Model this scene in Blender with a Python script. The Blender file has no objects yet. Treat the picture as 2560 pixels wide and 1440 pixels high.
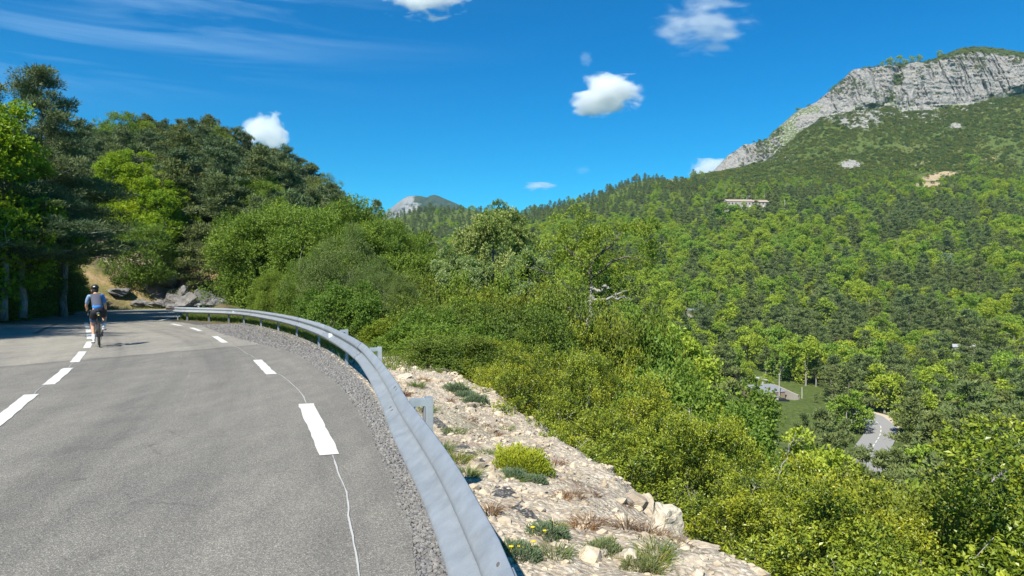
import bpy, bmesh, math, random
import numpy as np
from mathutils import Vector, Matrix

# ------------------------------------------------------------------ camera, sky, sun, exposure
sc = bpy.context.scene
COL = sc.collection
CAMZ, HY, F = 1.46, 732.0, 1700.0
cam = bpy.data.objects.new("camera", bpy.data.cameras.new("camera"))
COL.objects.link(cam)
cam.location = (0, 0, CAMZ)
cam.rotation_euler = (math.radians(90), 0, 0)
cam.data.sensor_width = 36.0
cam.data.lens = 36.0 * F / 2560.0
cam.data.shift_y = (HY - 720.0) / 2560.0
cam.data.clip_start = 0.05
cam.data.clip_end = 20000.0
sc.camera = cam

SUN_EL, SUN_AZ = 47.0, 27.0          # elevation; the light travels towards (+sin az, +cos az)
wd = bpy.data.worlds.new("World")
sc.world = wd
wd.use_nodes = True
wt = wd.node_tree
wt.nodes.clear()
sky = wt.nodes.new("ShaderNodeTexSky")
sky.sky_type = 'NISHITA'
sky.sun_disc = False
sky.sun_elevation = math.radians(SUN_EL)
sky.sun_rotation = math.radians(180 + SUN_AZ)
sky.altitude = 700.0
sky.air_density = 1.0
sky.dust_density = 0.3
sky.ozone_density = 2.5
hs = wt.nodes.new("ShaderNodeHueSaturation")
hs.inputs['Saturation'].default_value = 1.5
hs.inputs['Value'].default_value = 0.86
hs.inputs['Hue'].default_value = 0.497
wt.links.new(sky.outputs[0], hs.inputs['Color'])
# high thin cirrus streaks, part of the sky itself
tc = wt.nodes.new("ShaderNodeTexCoord")
mp = wt.nodes.new("ShaderNodeMapping")
wt.links.new(tc.outputs['Generated'], mp.inputs[0])
mp.inputs['Rotation'].default_value = (0, math.radians(-7), 0)
mp.inputs['Scale'].default_value = (1.3, 1.3, 15.0)
nz = wt.nodes.new("ShaderNodeTexNoise")
nz.inputs['Scale'].default_value = 1.7
nz.inputs['Detail'].default_value = 7
nz.inputs['Roughness'].default_value = 0.55
nz.inputs['Distortion'].default_value = 0.6
wt.links.new(mp.outputs[0], nz.inputs[0])
cr = wt.nodes.new("ShaderNodeValToRGB")
cr.color_ramp.elements[0].position = 0.43
cr.color_ramp.elements[1].position = 0.82
wt.links.new(nz.outputs[0], cr.inputs[0])
def wmath(op, a, b=None, c=None, clamp=False):
    n = wt.nodes.new("ShaderNodeMath"); n.operation = op; n.use_clamp = clamp
    for i, v in enumerate((a, b, c)):
        if v is None: continue
        if isinstance(v, (int, float)): n.inputs[i].default_value = v
        else: wt.links.new(v, n.inputs[i])
    return n.outputs[0]
sx = wt.nodes.new("ShaderNodeSeparateXYZ")
wt.links.new(tc.outputs['Generated'], sx.inputs[0])
# cirrus lives in the western part of the sky: azimuth ratio x/y and elevation ratio z/y
ax = wmath('DIVIDE', sx.outputs[0], wmath('MAXIMUM', sx.outputs[1], 0.05))
ez = wmath('DIVIDE', sx.outputs[2], wmath('MAXIMUM', sx.outputs[1], 0.05))
def bump(v, c, w):
    d = wmath('DIVIDE', wmath('SUBTRACT', v, c), w)
    return wmath('EXPONENT', wmath('MULTIPLY', wmath('MULTIPLY', d, d), -1.0))
m1 = wmath('MULTIPLY', bump(ax, -0.66, 0.34), bump(ez, 0.365, 0.06))
m2 = wmath('MULTIPLY', bump(ax, -0.42, 0.22), bump(ez, 0.42, 0.04))
msk = wmath('ADD', m1, wmath('MULTIPLY', m2, 0.7), clamp=True)
fac = wmath('MULTIPLY', cr.outputs[0], wmath('MULTIPLY', msk, 0.46), clamp=True)
mx = wt.nodes.new("ShaderNodeMix"); mx.data_type = 'RGBA'
wt.links.new(fac, mx.inputs[0])
tn = wt.nodes.new('ShaderNodeMix'); tn.data_type = 'RGBA'; tn.blend_type = 'MULTIPLY'; tn.inputs[0].default_value = 1.0
tn.inputs[7].default_value = (0.20, 0.91, 0.96, 1)
wt.links.new(hs.outputs[0], tn.inputs[6])
wt.links.new(tn.outputs[2], mx.inputs[6])
mx.inputs[7].default_value = (4.2, 6.2, 8.0, 1)
bg = wt.nodes.new("ShaderNodeBackground")
bg.inputs['Strength'].default_value = 0.10
wt.links.new(mx.outputs[2], bg.inputs[0])
wo = wt.nodes.new("ShaderNodeOutputWorld")
wt.links.new(bg.outputs[0], wo.inputs[0])

sun = bpy.data.objects.new("sun", bpy.data.lights.new("sun", 'SUN'))
COL.objects.link(sun)
sun.data.energy = 4.6
sun.data.angle = math.radians(0.53)
sun.data.color = (1.0, 0.95, 0.86)
_d = Vector((math.sin(math.radians(SUN_AZ)) * math.cos(math.radians(SUN_EL)),
             math.cos(math.radians(SUN_AZ)) * math.cos(math.radians(SUN_EL)),
             -math.sin(math.radians(SUN_EL))))
sun.rotation_euler = _d.to_track_quat('-Z', 'Y').to_euler()
sun.location = (-30, -40, 60)

sc.view_settings.view_transform = 'Standard'
sc.view_settings.look = 'None'
sc.view_settings.exposure = 0.85
sc.view_settings.gamma = 1.0
sc.render.engine = 'CYCLES'
sc.cycles.max_bounces = 7
sc.cycles.diffuse_bounces = 3
sc.cycles.glossy_bounces = 2
sc.cycles.transmission_bounces = 3
sc.cycles.transparent_max_bounces = 6
sc.cycles.volume_bounces = 6
sc.cycles.use_denoising = True
sc.cycles.caustics_reflective = False
sc.cycles.caustics_refractive = False

# ------------------------------------------------------------------ helpers
RNG = np.random.default_rng(7)

def W(px, py, Y):
    return ((px - 1280.0) / F * Y, Y, CAMZ + (HY - py) / F * Y)

def G(px, py, z=0.0):
    Y = (CAMZ - z) * F / (py - HY)
    return ((px - 1280.0) / F * Y, Y)

def hash2(ix, iy, seed):
    h = (ix.astype(np.int64) * 374761393 + iy.astype(np.int64) * 668265263 + seed * 974634777) & 0x7fffffff
    h = ((h ^ (h >> 13)) * 1274126177) & 0x7fffffff
    h = h ^ (h >> 16)
    return (h & 0xffff) / 65535.0

def vn(x, y, seed=0):
    x = np.asarray(x, float); y = np.asarray(y, float)
    ix, iy = np.floor(x), np.floor(y)
    fx, fy = x - ix, y - iy
    fx = fx * fx * (3 - 2 * fx); fy = fy * fy * (3 - 2 * fy)
    ix = ix.astype(np.int64); iy = iy.astype(np.int64)
    a = hash2(ix, iy, seed); b = hash2(ix + 1, iy, seed)
    c = hash2(ix, iy + 1, seed); d = hash2(ix + 1, iy + 1, seed)
    return a + (b - a) * fx + (c - a) * fy + (a - b - c + d) * fx * fy

def fbm(x, y, seed=0, octv=4, gain=0.5):
    s = 0; a = 1.0; t = 0
    for o in range(octv):
        s = s + a * (vn(np.asarray(x) * 2 ** o + 17.3 * o, np.asarray(y) * 2 ** o - 9.1 * o, seed + o) - 0.5)
        t += a; a *= gain
    return s / t * 2

def sstep(x, a, b):
    t = np.clip((np.asarray(x, float) - a) / (b - a), 0, 1)
    return t * t * (3 - 2 * t)

def put(name, mesh, parent=None, loc=None, rz=None):
    o = bpy.data.objects.new(name, mesh)
    COL.objects.link(o)
    if parent: o.parent = parent
    if loc is not None: o.location = loc
    if rz is not None: o.rotation_euler = (0, 0, rz)
    return o

def thing(name, label, cat, loc=(0, 0, 0), rz=0, group=None):
    o = put(name, None, None, loc, rz)
    return tag(o, label, cat, group)

def tag(o, label=None, cat=None, group=None, kind=None):
    if label: o['label'] = label
    if cat: o['category'] = cat
    if group: o['group'] = group
    if kind: o['kind'] = kind
    return o

def npmesh(name, V, polys, mats=(), midx=None, attrs=None, smooth=False):
    """polys: list of int arrays (n,3) / (n,4)"""
    me = bpy.data.meshes.new(name)
    V = np.asarray(V, np.float32)
    me.vertices.add(len(V)); me.vertices.foreach_set('co', V.ravel())
    polys = [np.asarray(p, np.int32) for p in polys if len(p)]
    nl = sum(p.size for p in polys); nf = sum(len(p) for p in polys)
    me.loops.add(nl); me.polygons.add(nf)
    me.loops.foreach_set('vertex_index', np.concatenate([p.ravel() for p in polys]))
    tot = np.concatenate([np.full(len(p), p.shape[1], np.int32) for p in polys])
    st = np.concatenate([[0], np.cumsum(tot)[:-1]]).astype(np.int32)
    me.polygons.foreach_set('loop_start', st)
    if midx is not None: me.polygons.foreach_set('material_index', np.asarray(midx, np.int32))
    me.polygons.foreach_set('use_smooth', np.full(nf, bool(smooth)))
    for m in mats: me.materials.append(m)
    if attrs:
        for k, (dom, arr) in attrs.items():
            a = me.attributes.new(k, 'FLOAT', dom)
            a.data.foreach_set('value', np.asarray(arr, np.float32))
    me.update(calc_edges=True)
    return me

class MB:
    """collects primitive shapes into one mesh"""
    def __init__(s): s.V = []; s.Q = []; s.T = []; s.qm = []; s.tm = []; s.n = 0
    def add(s, V, Q=(), T=(), m=0):
        V = np.asarray(V, float)
        Q = np.asarray(Q, int).reshape(-1, 4); T = np.asarray(T, int).reshape(-1, 3)
        s.V.append(V); s.Q.append(Q + s.n); s.T.append(T + s.n)
        s.qm += [m] * len(Q); s.tm += [m] * len(T); s.n += len(V)
        return s
    def box(s, c, d, rz=0, m=0, taper=1.0, top=None):
        c = np.array(c, float); d = np.array(d, float) / 2
        P = np.array([[x, y, z] for z in (-1, 1) for y in (-1, 1) for x in (-1, 1)], float)
        P[4:, :2] *= taper
        P = P * d
        ca, sa = math.cos(rz), math.sin(rz)
        P = np.c_[P[:, 0] * ca - P[:, 1] * sa, P[:, 0] * sa + P[:, 1] * ca, P[:, 2]] + c
        return s.add(P, [[0, 2, 3, 1], [4, 5, 7, 6], [0, 1, 5, 4], [2, 6, 7, 3], [0, 4, 6, 2], [1, 3, 7, 5]], m=m)
    def tube(s, pts, rad, n=8, m=0, cap=True, closed=False):
        P = np.asarray(pts, float); k = len(P)
        rad = np.full(k, rad, float) if np.isscalar(rad) else np.asarray(rad, float)
        if closed:
            T = np.roll(P, -1, 0) - np.roll(P, 1, 0)
        else:
            T = np.gradient(P, axis=0)
        T /= np.linalg.norm(T, axis=1)[:, None] + 1e-9
        up = np.array([0, 0, 1.0]) if abs(T[0, 2]) < 0.9 else np.array([1.0, 0, 0])
        U = []; u = up
        for t in T:
            u = u - t * np.dot(u, t)
            if np.linalg.norm(u) < 1e-5: u = np.cross(t, [0.3, 1, 0.2])
            u = u / np.linalg.norm(u); U.append(u)
        U = np.array(U); B = np.cross(T, U)
        a = np.linspace(0, 2 * math.pi, n, endpoint=False)
        V = (P[:, None] + rad[:, None, None] * (U[:, None] * np.cos(a)[None, :, None] + B[:, None] * np.sin(a)[None, :, None])).reshape(-1, 3)
        kk = k if closed else k - 1
        i = np.arange(kk)[:, None]; j = np.arange(n)[None]
        i2 = (i + 1) % k; j2 = (j + 1) % n
        Q = np.stack([i * n + j, i * n + j2, i2 * n + j2, i2 * n + j], -1).reshape(-1, 4)
        T3 = []
        if cap and not closed:
            V = np.r_[V, P[[0]], P[[-1]]]
            for q in range(n):
                T3.append([k * n, (q + 1) % n, q]); T3.append([k * n + 1, (k - 1) * n + q, (k - 1) * n + (q + 1) % n])
        return s.add(V, Q, T3, m)
    def ell(s, c, r, n=12, k=8, m=0, fn=None, rot=None):
        th = np.linspace(0, math.pi, k + 1); ph = np.linspace(0, 2 * math.pi, n, endpoint=False)
        V = np.array([[math.sin(t) * math.cos(p), math.sin(t) * math.sin(p), math.cos(t)] for t in th for p in ph])
        if fn: V = fn(V)
        V = V * np.array(r)
        if rot is not None: V = V @ np.array(rot).T
        V = V + np.array(c)
        Q = [[i * n + j, (i + 1) * n + j, (i + 1) * n + (j + 1) % n, i * n + (j + 1) % n] for i in range(k) for j in range(n)]
        return s.add(V, Q, m=m)
    def prism(s, poly, z0, z1, m=0):
        poly = np.asarray(poly, float); k = len(poly)
        V = np.r_[np.c_[poly, np.full(k, z0)], np.c_[poly, np.full(k, z1)], [[*poly.mean(0), z0]], [[*poly.mean(0), z1]]]
        Q = [[i, (i + 1) % k, k + (i + 1) % k, k + i] for i in range(k)]
        T = [[2 * k, (i + 1) % k, i] for i in range(k)] + [[2 * k + 1, k + i, k + (i + 1) % k] for i in range(k)]
        return s.add(V, Q, T, m)
    def mesh(s, name, mats, smooth=False):
        V = np.concatenate(s.V); Q = np.concatenate(s.Q); T = np.concatenate(s.T)
        return npmesh(name, V, [Q, T], mats, s.qm + s.tm, smooth=smooth)
    def build(s, name, mats, parent=None, smooth=False, loc=None, rz=None):
        if not isinstance(mats, (list, tuple)): mats = [mats]
        return put(name, s.mesh(name, mats, smooth), parent, loc, rz)

# ------------------------------------------------------------------ materials
class NT:
    def __init__(s, name):
        s.mat = bpy.data.materials.new(name); s.mat.use_nodes = True
        s.t = s.mat.node_tree; s.t.nodes.clear()
        s.out = s.t.nodes.new("ShaderNodeOutputMaterial")
    def n(s, typ, **kw):
        nd = s.t.nodes.new(typ)
        for k, v in kw.items(): setattr(nd, k, v)
        return nd
    def lk(s, a, b): s.t.links.new(a, b)
    def setin(s, nd, i, v):
        if v is None: return
        if isinstance(v, bpy.types.NodeSocket): s.lk(v, nd.inputs[i])
        else:
            if isinstance(v, tuple) and len(v) == 3 and nd.inputs[i].type == 'RGBA': v = (*v, 1)
            nd.inputs[i].default_value = v
    def math(s, op, a, b=None, clamp=False):
        nd = s.n("ShaderNodeMath", operation=op, use_clamp=clamp)
        s.setin(nd, 0, a); s.setin(nd, 1, b); return nd.outputs[0]
    def mix(s, f, a, b, blend='MIX'):
        nd = s.n("ShaderNodeMix", data_type='RGBA', blend_type=blend)
        s.setin(nd, 0, f); s.setin(nd, 6, a); s.setin(nd, 7, b); return nd.outputs[2]
    def noise(s, scale, detail=4, rough=0.5, vec=None, dist=0.0):
        nd = s.n("ShaderNodeTexNoise"); nd.inputs['Scale'].default_value = scale
        nd.inputs['Detail'].default_value = detail; nd.inputs['Roughness'].default_value = rough
        nd.inputs['Distortion'].default_value = dist
        s.lk(vec if vec else s.pos(), nd.inputs['Vector']); return nd.outputs[0]
    def voro(s, scale, feature='F1', vec=None, out=0):
        nd = s.n("ShaderNodeTexVoronoi", feature=feature); nd.inputs['Scale'].default_value = scale
        s.lk(vec if vec else s.pos(), nd.inputs['Vector']); return nd.outputs[out]
    def pos(s):
        if not hasattr(s, '_p'): s._p = s.n("ShaderNodeNewGeometry").outputs['Position']
        return s._p
    def obj(s): return s.n("ShaderNodeTexCoord").outputs['Object']
    def mapping(s, vec, scale=(1, 1, 1), rot=(0, 0, 0), loc=(0, 0, 0)):
        nd = s.n("ShaderNodeMapping"); s.lk(vec, nd.inputs[0])
        nd.inputs['Scale'].default_value = scale; nd.inputs['Rotation'].default_value = rot; nd.inputs['Location'].default_value = loc
        return nd.outputs[0]
    def ramp(s, f, stops):
        nd = s.n("ShaderNodeValToRGB"); e = nd.color_ramp.elements
        while len(e) > 1: e.remove(e[-1])
        for i, (p, c) in enumerate(stops):
            c = (c, c, c, 1) if isinstance(c, (int, float)) else (*c, 1)
            if i == 0: e[0].position = p; e[0].color = c
            else:
                q = e.new(p); q.color = c
        s.lk(f, nd.inputs[0]); return nd.outputs[0]
    def attr(s, name): return s.n("ShaderNodeAttribute", attribute_name=name).outputs['Fac']
    def bump(s, h, strength=0.5, dist=0.05):
        nd = s.n("ShaderNodeBump"); nd.inputs['Strength'].default_value = strength; nd.inputs['Distance'].default_value = dist
        s.lk(h, nd.inputs['Height']); return nd.outputs[0]
    def pbr(s, col, rough=0.8, metal=0.0, spec=0.3, normal=None):
        nd = s.n("ShaderNodeBsdfPrincipled")
        s.setin(nd, 'Base Color', col); s.setin(nd, 'Roughness', rough); s.setin(nd, 'Metallic', metal)
        s.setin(nd, 'Specular IOR Level', spec)
        if normal: s.lk(normal, nd.inputs['Normal'])
        s.lk(nd.outputs[0], s.out.inputs[0]); return nd

def simple(name, col, rough=0.7, metal=0.0, spec=0.3, var=0.12, scale=20):
    m = NT(name)
    nz = m.noise(scale, 4, 0.6, m.obj())
    c = m.mix(nz, tuple(v * (1 - var) for v in col), tuple(min(1, v * (1 + var)) for v in col))
    m.pbr(c, rough, metal, spec)
    return m.mat

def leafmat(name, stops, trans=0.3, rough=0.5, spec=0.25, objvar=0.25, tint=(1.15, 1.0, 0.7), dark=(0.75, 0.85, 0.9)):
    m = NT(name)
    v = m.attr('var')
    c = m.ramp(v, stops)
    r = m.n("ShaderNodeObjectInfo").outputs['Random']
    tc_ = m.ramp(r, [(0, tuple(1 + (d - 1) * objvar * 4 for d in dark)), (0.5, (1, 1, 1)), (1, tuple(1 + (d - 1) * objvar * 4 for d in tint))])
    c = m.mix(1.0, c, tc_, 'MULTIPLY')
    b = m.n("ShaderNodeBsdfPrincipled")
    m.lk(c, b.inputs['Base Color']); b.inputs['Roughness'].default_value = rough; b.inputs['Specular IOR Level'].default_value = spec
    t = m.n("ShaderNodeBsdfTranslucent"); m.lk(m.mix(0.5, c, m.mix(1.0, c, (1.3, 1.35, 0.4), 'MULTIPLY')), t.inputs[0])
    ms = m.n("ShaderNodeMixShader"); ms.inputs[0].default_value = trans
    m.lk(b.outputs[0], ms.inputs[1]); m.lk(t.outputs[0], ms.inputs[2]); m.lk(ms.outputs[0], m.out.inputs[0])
    return m.mat

M = {}
M['box'] = leafmat('box_leaf', [(0, (.03, .06, .012)), (.33, (.085, .135, .016)), (.60, (.24, .285, .022)), (1, (.46, .465, .04))], .25, .38, .4, objvar=.14)
M['oak'] = leafmat('oak_leaf', [(0, (.07, .12, .015)), (.5, (.22, .285, .03)), (1, (.42, .45, .06))], .35)
M['beech'] = leafmat('green_leaf', [(0, (.07, .125, .02)), (.5, (.17, .255, .034)), (1, (.30, .38, .05))], .35)
M['olive'] = leafmat('olive_leaf', [(0, (.07, .105, .027)), (.5, (.15, .205, .05)), (1, (.27, .32, .10))], .3)
M['maple'] = leafmat('maple_leaf', [(0, (.09, .16, .012)), (.5, (.22, .33, .02)), (1, (.40, .48, .03))], .45)
M['blossom'] = leafmat('blossom_leaf', [(0, (.06, .12, .025)), (.36, (.14, .225, .052)), (.62, (.32, .40, .14)), (1, (.58, .60, .36))], .3)
M['mid'] = leafmat('mid_leaf', [(0, (.05, .085, .016)), (.5, (.13, .18, .026)), (1, (.26, .31, .045))], .3)
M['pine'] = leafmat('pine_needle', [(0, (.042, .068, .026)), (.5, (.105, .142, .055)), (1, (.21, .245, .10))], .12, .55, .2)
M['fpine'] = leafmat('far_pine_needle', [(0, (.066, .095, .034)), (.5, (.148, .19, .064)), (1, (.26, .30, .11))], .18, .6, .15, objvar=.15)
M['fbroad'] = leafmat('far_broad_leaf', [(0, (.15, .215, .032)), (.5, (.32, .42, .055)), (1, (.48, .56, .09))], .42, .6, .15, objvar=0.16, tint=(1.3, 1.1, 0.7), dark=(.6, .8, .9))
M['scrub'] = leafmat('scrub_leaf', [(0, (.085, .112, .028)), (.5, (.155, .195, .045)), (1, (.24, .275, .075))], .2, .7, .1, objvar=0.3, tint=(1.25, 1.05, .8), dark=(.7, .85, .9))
M['silver'] = leafmat('silver_leaf', [(0, (.11, .17, .07)), (.5, (.22, .30, .14)), (1, (.52, .54, .38))], .2)
M['red'] = leafmat('red_leaf', [(0, (.16, .05, .03)), (1, (.30, .12, .07))], .2)
M['thyme'] = leafmat('thyme_leaf', [(0, (.08, .12, .055)), (1, (.22, .27, .14))], .2)
M['grass'] = leafmat('grass_blade', [(0, (.07, .12, .02)), (.6, (.16, .22, .04)), (1, (.40, .36, .16))], .35)
M['dry'] = leafmat('dry_weed', [(0, (.13, .07, .04)), (1, (.30, .19, .11))], .15)
M['yellow'] = leafmat('yellow_petal', [(0, (.75, .6, .02)), (1, (.9, .75, .04))], .2)

def bark(name, a, b, sc_=6):
    m = NT(name)
    v = m.mapping(m.obj(), (1, 1, .25))
    nz = m.noise(sc_, 6, .65, v, 1.0)
    c = m.ramp(nz, [(.3, a), (.7, b)])
    m.pbr(c, .9, normal=m.bump(nz, .8, .03)); return m.mat
M['bark'] = bark('pine_bark', (.05, .04, .033), (.20, .16, .13))
M['greybark'] = bark('grey_bark', (.10, .09, .08), (.42, .39, .35))
M['deadwood'] = bark('dead_wood', (.13, .12, .105), (.40, .37, .33), 14)
M['rust'] = bark('rusty_trunk', (.16, .06, .035), (.30, .12, .07), 3)

def metal(name, col, rough, met=0.35):
    m = NT(name)
    o = m.pos()
    n1 = m.noise(9, 5, .6, o); n2 = m.noise(120, 4, .6, m.mapping(o, (1, 1, .3)))
    f = m.math('ADD', m.math('MULTIPLY', n1, .6), m.math('MULTIPLY', n2, .4))
    c = m.ramp(f, [(.3, tuple(v * .82 for v in col)), (.55, col), (.75, tuple(min(1, v * 1.12) for v in col))])
    rnd = m.n('ShaderNodeObjectInfo').outputs['Random']
    c = m.mix(1, c, m.ramp(rnd, [(0, (.88, .885, .90)), (1, (1.08, 1.075, 1.06))]), 'MULTIPLY')
    c = m.mix(m.ramp(m.noise(2.2, 7, .75, m.mapping(o, (1, 1, 2.5))), [(.56, 0.0), (.7, .35)]), c, (.26, .245, .22))
    m.pbr(c, m.ramp(n1, [(.3, rough - .08), (.7, rough + .1)]), met, .5, m.bump(n1, .04, .01)); return m.mat
M['galv'] = metal('galvanised_steel', (.33, .36, .385), .5)
M['galvd'] = metal('galvanised_post', (.40, .43, .45), .5)
M['bolt'] = simple('bolt_steel', (.22, .19, .15), .55, .6)
M['refl'] = simple('reflector_white', (.82, .83, .80), .35)
M['dark'] = simple('dark_gap', (.02, .02, .02), .9)
M['tarmark'] = simple('skid_rubber', (.05, .05, .05), .8)

def paint():
    m = NT('road_paint')
    o = m.pos()
    n1 = m.noise(45, 6, .7, o); n2 = m.noise(300, 2, .5, o)
    c = m.ramp(n1, [(.30, (.20, .20, .185)), (.37, (.56, .56, .51)), (.6, (.66, .66, .60))])
    m.pbr(c, .6, 0, .3, m.bump(n2, .3, .004)); return m.mat
M['paint'] = paint()

def fit_arc():
    P = np.array([(-.50, 3.6), (-.92, 5.28), (-1.63, 7.6), (-2.75, 10.8), (-5.25, 16.4), (-7.2, 19.4), (-10.1, 23.9), (-13.8, 30.1)])
    A = np.c_[2 * P, np.ones(len(P))]; s_ = np.linalg.lstsq(A, (P ** 2).sum(1), rcond=None)[0]
    return float(s_[0]), float(s_[1])
ARC = fit_arc()
def asphalt(name, far=False):
    m = NT(name)
    o = m.pos()
    # stones and binder
    vo = m.n("ShaderNodeTexVoronoi"); vo.inputs['Scale'].default_value = 120; m.lk(o, vo.inputs[0])
    g = m.n("ShaderNodeSeparateColor"); m.lk(vo.outputs['Color'], g.inputs[0])
    stone = m.ramp(g.outputs[0], [(0, (.09, .088, .08)), (.35, (.155, .151, .139)), (.75, (.22, .214, .195)), (1, (.38, .36, .325))])
    binder = m.ramp(vo.outputs['Distance'], [(.35, 0.0), (.75, 1.0)])
    c = m.mix(binder, stone, (.10, .098, .090))
    n3 = m.noise(42, 3, .6, o)
    c = m.mix(m.ramp(n3, [(.35, 0.0), (.65, .55)]), c, (.21, .205, .19))
    # large soft tone: worn wheel tracks, patches
    big = m.noise(.35, 4, .55, m.mapping(o, (1.7, .55, 1), (0, 0, math.radians(-22)))); 
    tone = m.ramp(big, [(.3, (.86, .86, .87)), (.6, (1.08, 1.07, 1.05))])
    c = m.mix(1, c, tone, 'MULTIPLY')
    # worn streaks that follow the bend of the road (circle fitted to the outer edge)
    spx = m.n("ShaderNodeSeparateXYZ"); m.lk(o, spx.inputs[0])
    dx = m.math('SUBTRACT', spx.outputs[0], ARC[0]); dy = m.math('SUBTRACT', spx.outputs[1], ARC[1])
    rr = m.math('SQRT', m.math('ADD', m.math('MULTIPLY', dx, dx), m.math('MULTIPLY', dy, dy)))
    an = m.math('ARCTAN2', dy, dx)
    cv = m.n("ShaderNodeCombineXYZ"); m.lk(m.math('MULTIPLY', rr, 1.35), cv.inputs[0]); m.lk(m.math('MULTIPLY', an, 2.6), cv.inputs[1])
    st = m.noise(1.0, 6, .62, cv.outputs[0], .25)
    c = m.mix(1, c, m.ramp(st, [(.30, (.78, .78, .79)), (.48, (1, 1, 1)), (.66, (1.12, 1.115, 1.10))]), 'MULTIPLY')
    cv2 = m.n("ShaderNodeCombineXYZ"); m.lk(m.math('MULTIPLY', rr, 7.0), cv2.inputs[0]); m.lk(m.math('MULTIPLY', an, 9.0), cv2.inputs[1])
    st2 = m.noise(1.0, 5, .7, cv2.outputs[0], .4)
    c = m.mix(m.ramp(st2, [(.66, 0.0), (.74, .35)]), c, (.30, .29, .27))
    # fine branching cracks and dark spots
    ve = m.n("ShaderNodeTexVoronoi", feature='DISTANCE_TO_EDGE'); ve.inputs['Scale'].default_value = .55; m.lk(m.mapping(o, (1, 1, 1)), ve.inputs[0])
    wv = m.math('ADD', ve.outputs[0], m.math('MULTIPLY', m.math('SUBTRACT', m.noise(6, 5, .7, o), .5), .09))
    ck = m.math('MULTIPLY', m.ramp(m.math('ABSOLUTE', wv), [(0, 1.0), (.006, 0.0)]), m.ramp(m.noise(.5, 2, .5, o), [(.52, 0.0), (.6, .45)]))
    c = m.mix(ck, c, (.05, .05, .05))
    c = m.mix(m.ramp(m.noise(3.7, 2, .3, o), [(.76, 0.0), (.79, .5)]), c, (.07, .07, .068))
    mid = m.noise(3.2, 6, .6, m.mapping(o, (1.0, .35, 1), (0, 0, math.radians(-35))))
    c = m.mix(1, c, m.ramp(mid, [(.32, (.88, .88, .89)), (.62, (1.08, 1.08, 1.06))]), 'MULTIPLY')
    # older, paler surfacing beyond the joint
    sp = m.n("ShaderNodeSeparateXYZ"); m.lk(o, sp.inputs[0])
    # joint line through (-7.1,19.1) and (-10.05,13.3)
    d = m.math('SUBTRACT', m.math('MULTIPLY', m.math('SUBTRACT', sp.outputs[1], 19.1), .453), m.math('MULTIPLY', m.math('SUBTRACT', sp.outputs[0], -7.1), .891))
    # d>0: beyond the joint
    dn = m.math('ADD', d, m.math('MULTIPLY', m.math('SUBTRACT', m.noise(1.5, 4, .6, o), .5), .7))
    f = m.ramp(dn, [(0, 0.0), (.18, 1.0)])
    f2 = m.ramp(m.math('ABSOLUTE', dn), [(0, 1.0), (.3, 0.0)])
    c = m.mix(1, c, (1.10, 1.07, 1.02), 'MULTIPLY')
    c = m.mix(f, c, m.mix(1, c, (1.32, 1.31, 1.27), 'MULTIPLY'))
    c = m.mix(m.math('MULTIPLY', f2, .35), c, (.07, .07, .07))
    m.pbr(c, .88, 0, .25, m.bump(vo.outputs['Distance'], .5, .006)); return m.mat
M['asphalt'] = asphalt('worn_asphalt')
M['asphalt2'] = simple('pale_far_asphalt', (.27, .265, .25), .9, scale=3, var=.08)

def stonemat(name, cols, sc_=4, bumpd=.03, moss=0.0):
    m = NT(name)
    o = m.pos()
    n1 = m.noise(sc_, 8, .62, o); n2 = m.noise(sc_ * 7, 5, .7, o)
    c = m.ramp(n1, [(.28, cols[0]), (.5, cols[1]), (.72, cols[2])])
    c = m.mix(m.ramp(n2, [(.3, .5), (.5, 0.0)]), c, tuple(v * .6 for v in cols[0]))
    r = m.n("ShaderNodeObjectInfo").outputs['Random']
    at = m.attr('var')
    c = m.mix(1, c, m.ramp(at, [(0, (1, 1, 1)), (.001, (.72, .72, .74)), (.5, (1, .97, .93)), (1, (1.15, 1.08, .98))]), 'MULTIPLY')
    h = m.math('ADD', n1, m.math('MULTIPLY', n2, .4))
    m.pbr(c, .92, 0, .2, m.bump(h, .9, bumpd)); return m.mat
M['lime'] = stonemat('limestone', [(.26, .215, .155), (.47, .405, .305), (.60, .535, .425)], 3)
M['greyrock'] = stonemat('grey_limestone', [(.07, .067, .062), (.165, .158, .147), (.27, .256, .235)], 1.6, .08)
M['gravel'] = stonemat('gravel_stone', [(.10, .098, .095), (.21, .207, .20), (.34, .335, .32)], 25, .01)

def rubble_mat():
    m = NT('rubble_soil')
    o = m.pos()
    vo = m.n("ShaderNodeTexVoronoi"); vo.inputs['Scale'].default_value = 26; m.lk(m.mapping(o, (1, 1, 1)), vo.inputs[0])
    vb = m.n("ShaderNodeTexVoronoi"); vb.inputs['Scale'].default_value = 9; m.lk(o, vb.inputs[0])
    g = m.n("ShaderNodeSeparateColor"); m.lk(vo.outputs['Color'], g.inputs[0])
    n1 = m.noise(2.0, 6, .6, o); n2 = m.noise(14, 6, .7, o)
    base = m.ramp(n2, [(.3, (.22, .175, .12)), (.5, (.43, .365, .27)), (.7, (.57, .50, .39))])
    st = m.ramp(g.outputs[1], [(0, (.34, .28, .21)), (.6, (.53, .455, .355)), (1, (.66, .59, .48))])
    f = m.ramp(vo.outputs['Distance'], [(.3, 1.0), (.55, 0.0)])
    c = m.mix(f, base, st)
    c = m.mix(m.ramp(n1, [(.52, 0.0), (.68, .65)]), c, (.17, .11, .07))
    gr = m.attr('grass')
    c = m.mix(m.math('MULTIPLY', gr, m.ramp(n2, [(.35, .2), (.55, .9)])), c, (.09, .12, .03))
    h = m.math('ADD', m.math('MULTIPLY', m.math('SUBTRACT', 1.0, vo.outputs['Distance']), .6), n2)
    m.pbr(c, .95, 0, .15, m.bump(h, .9, .03)); return m.mat
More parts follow.
